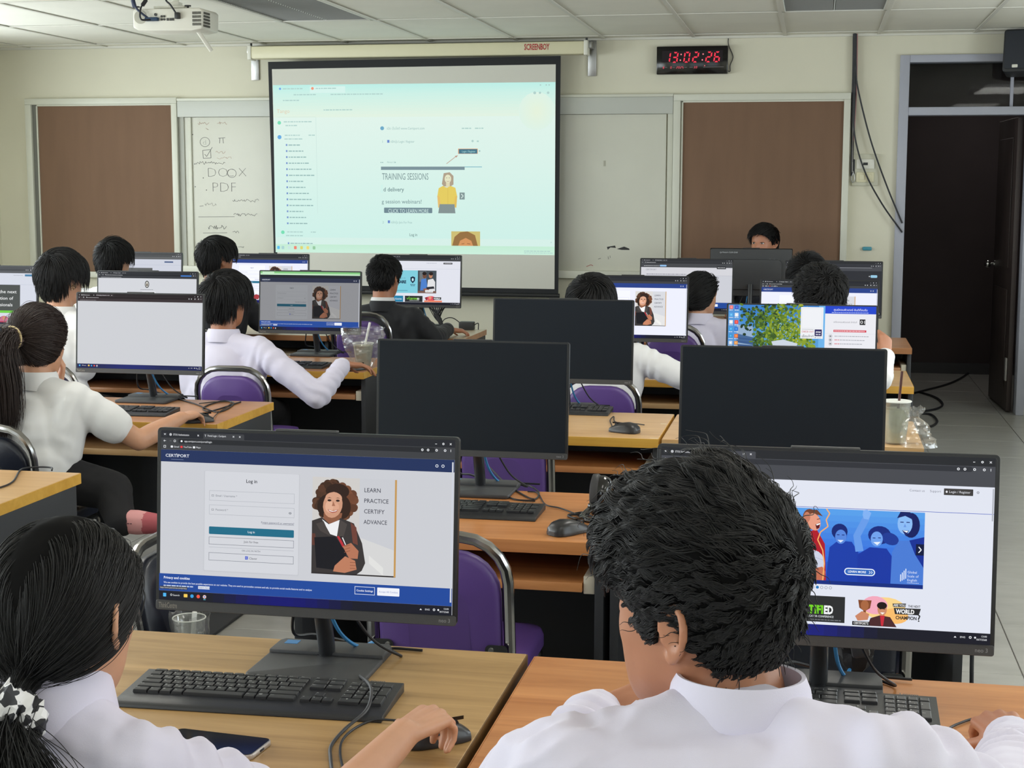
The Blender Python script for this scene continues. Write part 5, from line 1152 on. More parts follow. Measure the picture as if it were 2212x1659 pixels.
# headphones
M_gloss = mat('headphone_gloss', srgb(14, 14, 16), .1, coat=.5)
M_pad = mat('ear_pad', srgb(58, 58, 60), .5)
_p = atz(1318, 1118, DESK)
hp = thing('headphones', (_p.x, _p.y, DESK), 'glossy black headphones lying beside the lone mouse', 'headphones', rz=R(-12))
for x, s, yaw in ((-.036, -1, 8), (.085, 1, 38)):
    Mx = Matrix.Translation((x, .03, .052)) @ Matrix.Rotation(R(yaw), 4, 'Z') @ Matrix.Rotation(R(90), 4, 'Y') @ Matrix.Diagonal((1.12, .82, s, 1))
    f = MB(); f.lathe([(.001, -.03), (.026, -.03), (.04, -.022), (.046, -.008), (.046, .004)], 28, M=Mx); cup = f.build('ear_cup', M_gloss, hp, angle=50)
    f = MB(); f.lathe([(.046, .003), (.05, .01), (.048, .022), (.036, .026), (.03, .016), (.001, .014)], 28, M=Mx); f.build('ear_pad', M_pad, cup, angle=60)
    f = MB(); f.box(x-.016, x+.012, -.035, .03, .02, .04); f.build('arm_block', M_gloss, hp, bevel=.006)
f = MB(); P = [(-.04, -.02, .03)]+[(.024-.075*math.cos(R(a)), -.045-.085*math.sin(R(a)), .016) for a in range(20, 170, 15)]+[(.088, -.02, .03)]
f.tube(spline(P, 4), .011, 10, flat=.5); f.build('headband', M_gloss, hp)
f = MB(); f.tube(spline([(-.06, .0, .01), (-.09, .01, .003), (-.105, -.03, .003), (-.07, -.06, .003), (-.02, -.05, .003), (-.06, -.02, .006), (-.1, -.045, .006), (-.05, -.075, .003), (.02, -.1, .003)]), .0028, 7); f.build('cord', M_cable, hp)

# phone
_p = atz(463, 1618, DESK); ph = thing('smartphone', (_p.x, _p.y, DESK+.0033), 'black smartphone with silver edge, partly under the sleeve of the girl', 'phone', rz=R(-6))
f = MB(); f.slab(rrect(.16, .076, .01, 5), 0, .0085); f.build('frame', mat('phone_metal', srgb(196, 190, 186), .28, .6), ph, bevel=.002)
f = MB(); f.slab(rrect(.156, .072, .009, 5), .0085, .0092); f.build('glass', M_blackgl, ph)
f = MB(); f.box(.0795, .081, -.006, .006, .003, .006); f.build('charge_port', M_cable, ph)

# ---------------------------------------------------------------- cups and bags
M_cup = clear_plastic('cup_plastic', (.93, .94, .93), .22, .06, .12)
M_bag = clear_plastic('bag_plastic', (.96, .96, .95), .22, .2, .08)
M_milk = mat('drink_milky', srgb(214, 208, 184), .35, var=.1, scale=40)
M_pulp = mat('ice_melt', srgb(206, 206, 200), .35, var=.1, scale=60)
M_straw = mat('straw_white', srgb(240, 240, 238), .35)
M_strawb = mat('straw_brown', srgb(78, 44, 40), .35)
def cup(loc, label, rt, rb, h, fill, fm, straw, sm, lid=False, solid=None):
    t = thing('plastic_cup', loc, label, 'cup')
    f = MB(); k_ = lambda z: rb+(rt-rb)*z/h
    f.lathe([(rb*.9, .001), (rb, .003), (k_(h*.5), h*.5), (rt, h-.002), (rt+.002, h), (rt-.001, h-.003), (k_(h*.5)-.001, h*.5), (rb-.001, .005)], 32, close=False); f.lathe([(.0005, .002), (rb*.9, .001)], 32, close=False); f.build('cup_wall', M_cup, t, angle=60)
    f = MB(); f.tube([(0, 0, h-.002), (0, 0, h+.001)], rt+.0025, 32) if lid else f.tube([Vector(((rt+.001)*math.cos(2*math.pi*i/32), (rt+.001)*math.sin(2*math.pi*i/32), h)) for i in range(32)], .0016, 6, closed=True)
    f.build('lid' if lid else 'rim', mat('lid_plastic', srgb(232, 234, 228), .3), t)
    if fill:
        f = MB(); f.lathe([(rb-.0025, .006), (k_(fill*.5)-.0022, fill*.5), (k_(fill)-.0022, fill-.002), (k_(fill)-.006, fill)], 32); f.build('drink', fm, t, angle=60)
    f = MB(); f.tube([Vector(q) for q in straw], .0045 if lid else .0058, 12); f.build('straw', sm, t)
    return t
def bag(loc, label, rfun, h, seed, nz=26, nu=40, parts=None, am=.2):
    f = MB(); rows = []; rs = random.Random(seed); off = Vector((rs.uniform(0, 50), rs.uniform(0, 50), 0))
    for i in range(nz+1):
        v = i/nz; row = []
        for j in range(nu):
            a = 2*math.pi*j/nu; r_ = rfun(v, a); q = Vector((math.cos(a)*1.5, math.sin(a)*1.5, v*4))+off
            n1 = noise.noise(q*1.3); n2 = abs(noise.noise(q*2.6+Vector((7, 3, 1)))); r2 = r_*(1+am*n1*min(1, v*3)-am*1.1*n2*min(1, v*4))
            row.append(Vector((r2*math.cos(a), r2*math.sin(a), h*v+.012*noise.noise(q*1.7)*v*(1 if v > .8 else .4))))
        rows.append(row)
    f.sheet(rows, wrap=True)
    o = f.build('plastic_bag', M_bag, loc=loc, angle=18)
    return tag(o, label, 'bag')
_p = atz(785, 793, DESK)
cup(_p, 'clear cup of milky iced drink in a plastic bag on the lilac boy\'s desk', .050, .034, .115, .105, M_milk, [(.0, .0, .03), (.012, 0, .12), (.036, -.005, .215)], M_straw)
bag((_p.x, _p.y, DESK+.001), 'clear plastic bag standing open around the milky iced drink', lambda v, a: .042+.052*min(1, v*1.6)+.012*math.sin(2*a+1)*v, .188, 3)
_p = atz(1934, 958, DESK)
cup(_p, 'tall lidded cup of pale iced drink with a brown straw', .047, .034, .145, .12, mat('drink_pale', srgb(206, 208, 180), .35, var=.12, scale=40), [(0, 0, .05), (.008, 0, .15), (.014, 0, .245)], M_strawb, lid=True)
_p = atz(1962, 962, DESK)
bag((_p.x+.012, _p.y-.01, DESK+.001), 'crumpled clear plastic bag slumped against the lidded cup', lambda v, a: (.062-.03*v if v < .6 else (.044-.2*(v-.6) if v < .74 else .016+.09*(v-.74)))*(1+.35*math.cos(a-.2)*(1-v)), .13, 8, am=.34)
_p = atz(411, 1440, .4325)
cup((_p.x, _p.y, .4325), 'empty clear cup with straw on the black chair seat', .037, .028, .118, .03, M_pulp, [(0, .0, .01), (.008, 0, .07), (.014, 0, .132)], M_straw)
bag((_p.x+.002, _p.y, .433), 'clear sleeve bag around the empty cup on the chair', lambda v, a: .034+.016*v, .128, 21, am=.08)

# pouch behind the right monitor, adapter on the front desk
f = MB()
rows = []
for i in range(15):
    v = i/14; row = []
    for j in range(20):
        a = 2*math.pi*j/20; r_ = .034*math.sin(math.pi*min(.98, .08+v*.95))**.6; q = Vector((math.cos(a), math.sin(a), v*3))
        r_ *= 1+.3*noise.noise(q*1.8)-.25*abs(noise.noise(q*3.1)); row.append(Vector((r_*math.cos(a)*1.1, r_*math.sin(a)*.8, .12*v)))
    rows.append(row)
f.sheet(rows, wrap=True); f.add(rows[0], [tuple(range(19, -1, -1))]); f.add(rows[-1], [tuple(range(20))])
_p = atz(1850, 1447, DESK); pz = thing('cloth_pouch', (_p.x, _p.y-.0, DESK), 'small black cloth pouch standing behind the sports banner monitor', 'pouch')
f.build('body', mat('black_cloth', srgb(24, 24, 27), .8, bump=.3, bscale=200), pz, angle=25)
f = MB(); f.box(-.002, .03, -.036, -.022, .03, .07, M=Matrix.Rotation(R(-12), 4, 'Y')); f.build('end_patch', mat('patch_grey', srgb(58, 58, 60), .5), pz, bevel=.006)
_p = atz(992, 716, DESK); f = MB(); f.box(-.045, .045, -.03, .03, 0, .05); ad = thing('power_adapter', (_p.x+.02, _p.y+.12, DESK), 'small dark adapter box on the pale desk of the boy in the black suit', 'adapter')
f.build('box', mat('adapter_dark', srgb(52, 54, 56), .45), ad, bevel=.006)
f = MB(); f.tube(spline([(-.04, 0, .04), (-.09, 0, .07), (-.14, 0, .06), (-.17, .0, .01)]), .003, 6); f.tube(spline([(.045, 0, .03), (.07, 0, .04), (.075, -.02, .004)]), .003, 6); f.build('cord', M_cable, ad)
_q = at(945, 690, 8.98); f = MB()
for i in range(7):
    a = i*.9; f.tube(spline([(.0, .0, .03), (-.05+.016*i, .01*math.sin(a), .075), (-.03+.01*i, 0, .05), (-.01+.004*i, 0, .01), (.01, 0, -.02)]), .0035, 6)
f.tube([(-.006, 0, .03), (.012, 0, -.0), (.03, 0, -.045)], [.012, .016, .011], 8)
tag(f.build('cable_bundle', M_cable, loc=_q), 'bundle of black cables hanging under the healthcare banner monitor', 'cables')
for o_ in [o for o in COL.objects if o.get('label', '').startswith('tan desk with yellow front')]:
    for px, py, a, b in ((1444, 916, .022, .008), (1453, 948, .03, .006), (1463, 896, .02, .006)):
        p = atz(px, py, DESK); f = MB(); f.box(-a/2, a/2, -b/2, b/2, 0, .0006)
        f.build('tape_mark', mat('tape_white', srgb(226, 214, 186), .5), o_, (min(p.x, -.512)-o_.location.x-.012, p.y-o_.location.y, DESK))

_a, _b, _c2 = atz(300, 1283, 0), atz(585, 1283, 0), atz(465, 1375, 0)
f = MB(); f.box(-.45, .45, -.55, .55, .0005, .012); tag(f.build('floor_slab', mat('slab_dark', srgb(46, 47, 50), .8, bump=.2, bscale=200), loc=((_b.x+_c2.x)/2-.45, _b.y-.55, 0), bevel=.003), 'dark slab on the floor tiles behind the large login screen', 'mat')  # thin dark slab covering part of the floor
# ================================================================== PEOPLE
M_skin = mat('skin', srgb(202, 152, 122), .5, var=.05, scale=18, bump=.05, bscale=140, sss=.12)
M_skin2 = mat('skin_tan', srgb(178, 122, 92), .48, var=.05, scale=18, bump=.05, bscale=140, sss=.12)
M_lilac = mat('shirt_lilac', srgb(216, 212, 230), .8, bump=.12, bscale=900, sheen=.15)
M_whites = mat('shirt_white', srgb(230, 230, 231), .8, bump=.12, bscale=900, sheen=.15)
M_black = mat('cloth_black', srgb(26, 27, 32), .8, sheen=.1)
M_trous = mat('trousers_black', srgb(22, 22, 26), .85)
M_hair = mat('hair_black', (.010, .0098, .0105), .5, spec=.32)
M_hairb = mat('hair_brown', (.030, .019, .017), .48, spec=.35)
M_under = mat('hair_under', (.006, .0058, .006), .9, spec=.1)
M_underb = mat('hair_under_brown', (.016, .0105, .0095), .9, spec=.1)
M_shoe = mat('shoe_black', srgb(20, 20, 22), .4)
SC.cycles_curves.shape = 'RIBBONS'; SC.cycles_curves.subdivisions = 2

# head surface as a function of direction (ear level centre; x right, y forward, z up)
HZ = np.array([-.119, -.112, -.09, -.06, -.03, 0, .03, .06, .09, .108, .116, .119])
HW = np.array([.004, .030, .050, .063, .070, .074, .0755, .071, .056, .036, .018, .002])
HF = np.array([.062, .082, .088, .090, .091, .092, .0925, .087, .067, .040, .018, -.008])
HB = np.array([.030, .000, -.035, -.068, -.088, -.098, -.101, -.094, -.075, -.050, -.032, -.016])
NA, NE = 96, 64
def _rtable():
    az = np.linspace(-math.pi, math.pi, NA, endpoint=False); el = np.linspace(-math.pi/2, math.pi/2, NE)
    A, E_ = np.meshgrid(az, el, indexing='ij')
    D = np.stack([np.sin(A)*np.cos(E_), np.cos(A)*np.cos(E_), np.sin(E_)], -1)
    lo = np.zeros(A.shape); hi = np.full(A.shape, .2)
    for _ in range(24):
        m_ = (lo+hi)/2; p = D*m_[..., None]; z = p[..., 2]
        w_ = np.interp(z, HZ, HW); f_ = np.interp(z, HZ, HF); b_ = np.interp(z, HZ, HB); cy = (f_+b_)/2; hy = np.maximum((f_-b_)/2, .002)
        ins = (np.abs(z) < .119) & ((np.abs(p[..., 0])/w_)**2.2+(np.abs(p[..., 1]-cy)/hy)**2.2 < 1)
        lo = np.where(ins, m_, lo); hi = np.where(ins, hi, m_)
    r_ = lo
    for _ in range(3):
        r_ = (r_+np.roll(r_, 1, 0)+np.roll(r_, -1, 0))/3; q = r_.copy(); q[:, 1:-1] = (r_[:, 1:-1]+r_[:, 2:]+r_[:, :-2])/3; r_ = q
    return r_
RT = _rtable()
def head_r(D):
    D = np.asarray(D); a = (np.arctan2(D[..., 0], D[..., 1])+math.pi)/(2*math.pi)*NA; e = (np.arcsin(np.clip(D[..., 2], -1, 1))+math.pi/2)/math.pi*(NE-1)
    a0 = np.floor(a).astype(int); fa = a-a0; e0 = np.clip(np.floor(e).astype(int), 0, NE-2); fe = e-e0
    g = lambda i, j: RT[i % NA, j]
    return (g(a0, e0)*(1-fa)+g(a0+1, e0)*fa)*(1-fe)+(g(a0, e0+1)*(1-fa)+g(a0+1, e0+1)*fa)*fe
FEAT = [(0, -9, .020, 6.5, 8), (0, -16, .006, 10, 4), (0, 3, .007, 6, 9), (20, 4, -.0075, 9, 6), (-20, 4, -.0075, 9, 6), (19, 13, .0035, 12, 4), (-19, 13, .0035, 12, 4), (0, -29, .0055, 12, 3), (0, -35, .005, 11, 3), (0, -24, .002, 8, 3), (0, -50, .005, 12, 7), (42, -14, .004, 14, 10), (-42, -14, .004, 14, 10), (62, -42, .003, 14, 10), (-62, -42, .003, 14, 10)]
def head_mesh(mb, Mx, ears=True, nu=64, nv=44):
    vs = []; fs = []
    az = np.linspace(-180, 180, nu, endpoint=False); el = np.linspace(-90, 90, nv+1)
    A, E_ = np.meshgrid(az, el, indexing='ij'); D = np.stack([np.sin(np.radians(A))*np.cos(np.radians(E_)), np.cos(np.radians(A))*np.cos(np.radians(E_)), np.sin(np.radians(E_))], -1)
    r_ = head_r(D)
    for a, e, am, sa, se in FEAT: r_ = r_+am*np.exp(-((A-a)/sa)**2-((E_-e)/se)**2)
    P = D*r_[..., None]
    for j in range(nv+1):
        for i in range(nu): vs.append(Mx @ Vector(P[i, j]))
    for j in range(nv):
        for i in range(nu): fs.append((j*nu+i, j*nu+(i+1) % nu, (j+1)*nu+(i+1) % nu, (j+1)*nu+i))
    mb.add(vs, fs)
    if ears:
        for s in (-1, 1):
            o = [(.012, -.012), (.015, .006), (.010, .024), (-.003, .031), (-.017, .026), (-.022, .010), (-.018, -.008), (-.009, -.021), (.002, -.029), (.010, -.024)]
            pts = [Mx @ Vector((s*(.0735+(.010-f_)*.5), f_-.014, u_-.002)) for f_, u_ in o]
            mb.tube(spline(pts, 4), .0046, 8)
            mb.cap(Mx @ Vector((s*.0775, -.015, -.027)), Mx @ Vector((s*.081, -.020, -.018)), .0062, .006)
            mb.ell(Mx @ Vector((s*.0795, -.018, .004)), (.0036, .0185, .029), Mx.to_3x3() @ Matrix.Rotation(R(-24*s), 3, 'Z'))
            mb.cap(Mx @ Vector((s*.068, -.012, .0)), Mx @ Vector((s*.074, -.014, .0)), .016, .012)
FING = [(.028, .086, (.041, .025, .021), .0086), (.0095, .090, (.045, .028, .022), .0088), (-.0095, .085, (.042, .026, .021), .0084), (-.027, .076, (.033, .020, .018), .0074)]
def hand_mesh(mb, wrist, d, u, side, curl=(25, 35, 25), spread=1., thumb=.5, s=1.):
    d = Vector(d).normalized(); u = Vector(u); u = (u-d*u.dot(d)).normalized(); lat = d.cross(u)*(-1 if side == 'R' else 1)
    w_ = Vector(wrist)
    for i, (t, L, seg, r_) in enumerate(FING):
        kn = w_+d*(L*s)+lat*(t*s)+u*(.006*s if i in (1, 2) else .002*s)
        mb.cap(w_+lat*(t*.55*s)+d*.008*s, kn, .0135*s, .0105*s, 10)
        dd = (d+lat*(t*2.2*spread)).normalized(); ax = dd.cross(u).normalized(); p = kn; ang = 0
        for k, c_ in enumerate(curl):
            ang += c_*(1+.12*(i-1)*(1 if k else .6)); q = p+(dd*math.cos(R(ang))-u*math.sin(R(ang)))*(seg[k]*s)
            mb.cap(p, q, (r_-.0006*k)*s, (r_-.0006*(k+1))*s, 10); p = q
    mb.ell(w_+d*.05*s-u*.003*s, (.034*s, .044*s, .0135*s), Matrix((lat, d, u)).transposed())
    mb.ell(w_+d*.028*s+lat*.018*s-u*.008*s, (.018*s, .026*s, .014*s), Matrix((lat, d, u)).transposed())
    p = w_+d*.026*s+lat*.022*s-u*.006*s
    for L, r_, (a, b, c_) in ((.038, .0105, (.62, .7, -.25)), (.031, .0092, (.86, .46-.3*thumb, -.3)), (.024, .0082, (.96, .2-.45*thumb, -.34))):
        q = p+(d*a+lat*b+u*c_).normalized()*(L*s); mb.cap(p, q, r_*s, (r_-.001)*s, 10); p = q
def remesh(mb, vox, smooth=4, fac=.5):
    me = bpy.data.meshes.new('tmp'); me.from_pydata(mb.v, [], mb.f); o = bpy.data.objects.new('tmp', me); COL.objects.link(o)
    m_ = o.modifiers.new('r', 'REMESH'); m_.mode = 'VOXEL'; m_.voxel_size = vox; m_.use_smooth_shade = True
    s_ = o.modifiers.new('s', 'SMOOTH'); s_.iterations = smooth; s_.factor = fac
    dg = bpy.context.evaluated_depsgraph_get(); dg.update()
    out = bpy.data.meshes.new_from_object(o.evaluated_get(dg)); bpy.data.objects.remove(o); bpy.data.meshes.remove(me)
    out.polygons.foreach_set('use_smooth', [True]*len(out.polygons))
    return out
def wrinkle(me, amp, seed=0, creases=()):
    n = len(me.vertices); co = np.empty(n*3); me.vertices.foreach_get('co', co); co = co.reshape(-1, 3)
    no = np.empty(n*3); me.vertices.foreach_get('normal', no); no = no.reshape(-1, 3)
    d = np.zeros(n); off = Vector((seed*7.3, seed*3.1, 0)); N = noise.noise
    for i in range(n):
        v = Vector(co[i])+off
        a = N(v*9); b = N(Vector((v.x*15, v.y*15, v.z*7))+Vector((a*1.6, 0, 0)))
        d[i] = amp*(.9*a+1.0*(1-abs(b)*2.2)*.55+.25*N(v*38))
    for (c_, ax, wl, am, rad) in creases:      # bundles of folds round a joint
        r_ = co-np.array(c_); q = r_ @ np.array(ax); dist = np.linalg.norm(r_, axis=1)
        d += am*np.sin(q*2*math.pi/wl+2.2*np.sin(r_[:, 0]*26+seed))*np.exp(-(dist/rad)**2)
    co += no*d[:, None]; me.vertices.foreach_set('co', co.ravel()); me.update()
def unit(a): return a/np.maximum(np.linalg.norm(a, axis=-1, keepdims=True), 1e-9)
def pnoise(P, f, seed, k=5):
    """smooth vector noise: sums of sines, vectorised"""
    rg = np.random.RandomState(seed); out = np.zeros(P.shape)
    for i in range(k):
        W_ = rg.normal(size=(3, 3))*f*(1+.6*i); ph = rg.uniform(0, 6.28, 3); out += np.sin(P @ W_+ph)/(1+.45*i)
    return out/2.2
HL = dict(cover=[(0, 36), (30, 32), (48, 18), (60, -2), (72, -26), (86, -40), (104, -46), (120, -50), (140, -56), (180, -60)],
          loose=[(0, 36), (30, 30), (50, 16), (64, 4), (76, -6), (86, -2), (100, 4), (108, 2), (120, -24), (140, -44), (180, -52)],
          short=[(0, 40), (30, 37), (52, 24), (66, 12), (75, -10), (84, -12), (90, 10), (108, 8), (118, -14), (140, -34), (180, -40)],
          bowl=[(0, 42), (30, 38), (52, 26), (66, 14), (76, -6), (88, 2), (108, 4), (120, -20), (140, -38), (180, -46)],
          pony=[(0, 44), (30, 41), (55, 30), (70, 17), (80, 2), (92, 6), (108, 4), (120, -24), (140, -44), (180, -52)])
def hairline(kind, a): x, y = zip(*HL[kind]); return np.interp(np.abs(a), x, y)
def curves_obj(name, P, rad, m_, parent, taper=.35):
    n, k, _ = P.shape; cu = bpy.data.hair_curves.new(name); cu.add_curves([k]*n)
    cu.attributes['position'].data.foreach_set('vector', P.astype(np.float32).ravel())
    ra = cu.attributes.get('radius') or cu.attributes.new('radius', 'FLOAT', 'POINT')
    t = np.linspace(0, 1, k); prof = (1-(1-taper)*t**2)*rad
    ra.data.foreach_set('value', np.tile(prof, n).astype(np.float32)); cu.materials.append(m_)
    return tag(put(name, cu, parent), kind='stuff')
def make_hair(parent, Mx, kind, m_, n=3000, rad=.0009, L=(.07, .06, .05, .03), lift=.012, crown=(0, -.62, .78), curl=0., grav=.25, seed=1, cap_t=.010, fuzz=.15, tie=None, tail=None, part=None, side=.5, jit=.2, hold=.012, temple=.2, clump=.35, ng=500, back=1., front=1., fly=0, nzs=.006):
    """L = lengths (top, fringe, sides, nape); cap below, strands on top; Mx = head matrix in the person's space"""
    rg = np.random.RandomState(seed); M3 = np.array(Mx)
    toW = lambda P: P @ M3[:3, :3].T+M3[:3, 3]
    def sidef(z):
        q_ = np.clip((np.degrees(np.arcsin(np.clip(z, -1, 1)))-2)/42, 0, 1); return side+(1-side)*q_*q_*(3-2*q_)
    # cap
    nu, nv = 72, 26; f = MB(); rows = []
    for j in range(nv+1):
        row = []
        for i in range(nu):
            a = -180+360*i/nu; h0 = float(hairline(kind, a))-(2 if tie is not None else 4); e = h0+(90-h0)*j/nv; t = j/nv
            d = np.array([math.sin(R(a))*math.cos(R(e)), math.cos(R(a))*math.cos(R(e)), math.sin(R(e))])
            th = cap_t*min(1, .1+t*2.6)*(1+.35*float(noise.noise(Vector(d*5)+Vector((seed, 0, 0)))))
            if tie is None: th *= float(sidef(d[2]))*(1-(1-back)*max(0, -d[1])**1.5-(1-front)*max(0, d[1])**1.5)
            row.append(Mx @ Vector(d*(float(head_r(d))+.0012+th)))
        rows.append(row)
    f.sheet(rows, wrap=True)
    cap = f.build('hair', M_underb if m_ is M_hairb else M_under, parent, angle=180)
    # roots
    D = unit(rg.normal(size=(n*4, 3))); az = np.degrees(np.arctan2(D[:, 0], D[:, 1])); el = np.degrees(np.arcsin(D[:, 2]))
    ok = el > hairline(kind, az)+rg.normal(size=len(el))*1.5; D = D[ok][:n]; az = az[ok][:n]; el = el[ok][:n]; nn = len(D)
    C = unit(np.array(crown, float)); K = 9
    bk = lambda d: 1-(1-back)*np.clip(-d[:, 1], 0, 1)**1.5-(1-front)*np.clip(d[:, 1], 0, 1)**1.5
    gi = np.argmax(D @ D[:ng].T, 1); G = D[gi]
    r0 = head_r(D)+(cap_t*.8*sidef(D[:, 2])*bk(D) if tie is None else .002); p = D*r0[:, None]; P = [p]
    if tie is not None:
        T = np.array(tie, float); lay = rg.uniform(.003, 1, nn)**.7*(lift)
        side = np.sign(D[:, 0]+.0001) if part is None else np.sign(D[:, 0]-part+.0001)
        nz = pnoise(D, 4., seed)*nzs
        for k in range(1, K):
            t = k/(K-1); s_ = t*t*(3-2*t)*.35+t*.65
            q = D*(1-s_)*.11+T*s_; q = q+nz*math.sin(math.pi*t)
            if part is not None:      # leave the parting sideways first
                q[:, 0] += side*.035*math.sin(math.pi*min(1, t*1.4))*np.clip((el-20)/50, 0, 1)
            d = unit(q); rr_ = head_r(d)+.003+lay*math.sin(math.pi*min(.5, t*.8)+.3)
            ln = np.linalg.norm(q, axis=1); tgt = np.where(t > .8, np.maximum(ln, rr_*(1-(t-.8)*2.)), rr_)
            if k == K-1: q = T+rg.normal(size=(nn, 3))*np.array([.011, .006, .011])
            else: q = d*np.where(t > .8, tgt, np.maximum(rr_, 0))[:, None]
            P.append(q)
    else:
        front = (np.abs(az) < 60) & (el > 15)
        Ls = np.where(el > 38, L[0], np.where(front, L[1], np.where(el > -4, L[2], L[3])))
        if kind == 'bowl': Ls = np.where((np.abs(az) > 66) & (np.abs(az) < 116) & (el < 34), L[2]*temple, Ls)
        Ls = Ls*rg.uniform(.72, 1.12, nn)
        cl = pnoise(G, 3.2, seed+1); cl2 = pnoise(G, 11., seed+2)+pnoise(D, 9., seed+3)*.25
        v = None
        for k in range(1, K):
            d = unit(p); t = -(C-(d @ C)[:, None]*d); t = unit(t); t = unit(t+np.cross(t, d)*.55)
            g = grav*np.clip((25-np.degrees(np.arcsin(np.clip(d[:, 2], -1, 1))))/50, 0, 1)[:, None]
            w_ = t*(1-g)+np.array([0, 0, -1.])*g+cl*fuzz+cl2*fuzz*.6+rg.normal(size=p.shape)*fuzz*jit
            if curl: sd = np.cross(t, d); w_ = w_+sd*(curl*np.sin(k*1.15+cl2[:, :1]*5+cl[:, 1:2]*6))+d*(curl*.7*np.cos(k*1.15+cl2[:, 1:2]*5))
            w_ = unit(w_); w_ = w_ if v is None else unit(w_*.7+v*.5); v = w_
            p = p+w_*(Ls/(K-1))[:, None]
            tt = k/(K-1); d = unit(p); sf = sidef(d[:, 2])*bk(d); lim = head_r(d)+.002+sf*(cap_t*.95+lift*math.sin(math.pi*.5*min(1, tt*1.6))*(1+.35*cl[:, 2])); ln = np.linalg.norm(p, axis=1)
            p = np.where((ln < lim)[:, None], d*lim[:, None], p)
            top = lim+hold*tt; over = (ln > top) & (d[:, 2] > -.25); p = np.where(over[:, None], d*(top+(ln-top)*.35)[:, None], p); P.append(p)
    P = np.stack(P, 1)
    tq = np.linspace(0, 1, K)[None, :, None]; P = P+(P[gi]-P)*(clump*tq*(1 if tie is None else np.sin(math.pi*tq)))
    if fly: P[:fly] = P[:fly]+unit(P[:fly])*(rg.uniform(.2, 1, (fly, 1, 1))*tq*(1-.3*tq)*.03)
    curves_obj('hair_strands', toW(P), rad, m_, cap)
    if tail:
        nt_ = tail['n']; Kt = 12; T = np.array(tie, float)
        base = toW(T[None]+rg.normal(size=(nt_, 3))*np.array([.013, .008, .013])*tail.get('w', 1)); dirn = np.array(tail['dir'], float); q = base; P2 = [q]
        dv = np.tile(unit(dirn), (nt_, 1)); cl = pnoise(base, 60., seed+5)*.5+rg.normal(size=(nt_, 3))*.45; Lt = tail['L']*rg.uniform(.62, 1.05, nt_)
        for k in range(1, Kt):
            t = k/(Kt-1); g = min(1, t*tail.get('g', 3)); w_ = unit(dv*(1-g)+np.array([0, 0, -1.])*g+cl*tail['spread']*(1-t*1.5)*min(1, t*4)*np.array([1, .8, .25])+pnoise(q, 14., seed+9)*.08)
            q = q+w_*(Lt/(Kt-1))[:, None]; P2.append(q)
        curves_obj('ponytail', np.stack(P2, 1), rad*1.15, m_, cap, taper=.2)
    return cap
def collar(shirt, nb, B, s, m_, open_front=36, h=.036, r0=.061, fwd=.35):
    rows = []; n = 40
    for k, (r_, z) in enumerate(((r0+.020, -.022), (r0+.0195, -.012), (r0+.012, h*.7), (r0+.007, h), (r0+.003, h-.001), (r0, -.012))):
        row = []
        for i in range(n+1):
            a = R(open_front/2+(360-open_front)*i/n); x = math.sin(a)*r_*1.02; y = math.cos(a)*r_*1.0
            zz = z-fwd*.5*(y+r_)*.35 if z > -.015 else z-(y+r_)*.22
            row.append(nb+B @ (Vector((x, y+.006, zz+.012))*s))
        rows.append(row)
    f = MB(); f.sheet(rows); o = f.build('collar', m_, shirt, angle=70)
    return o
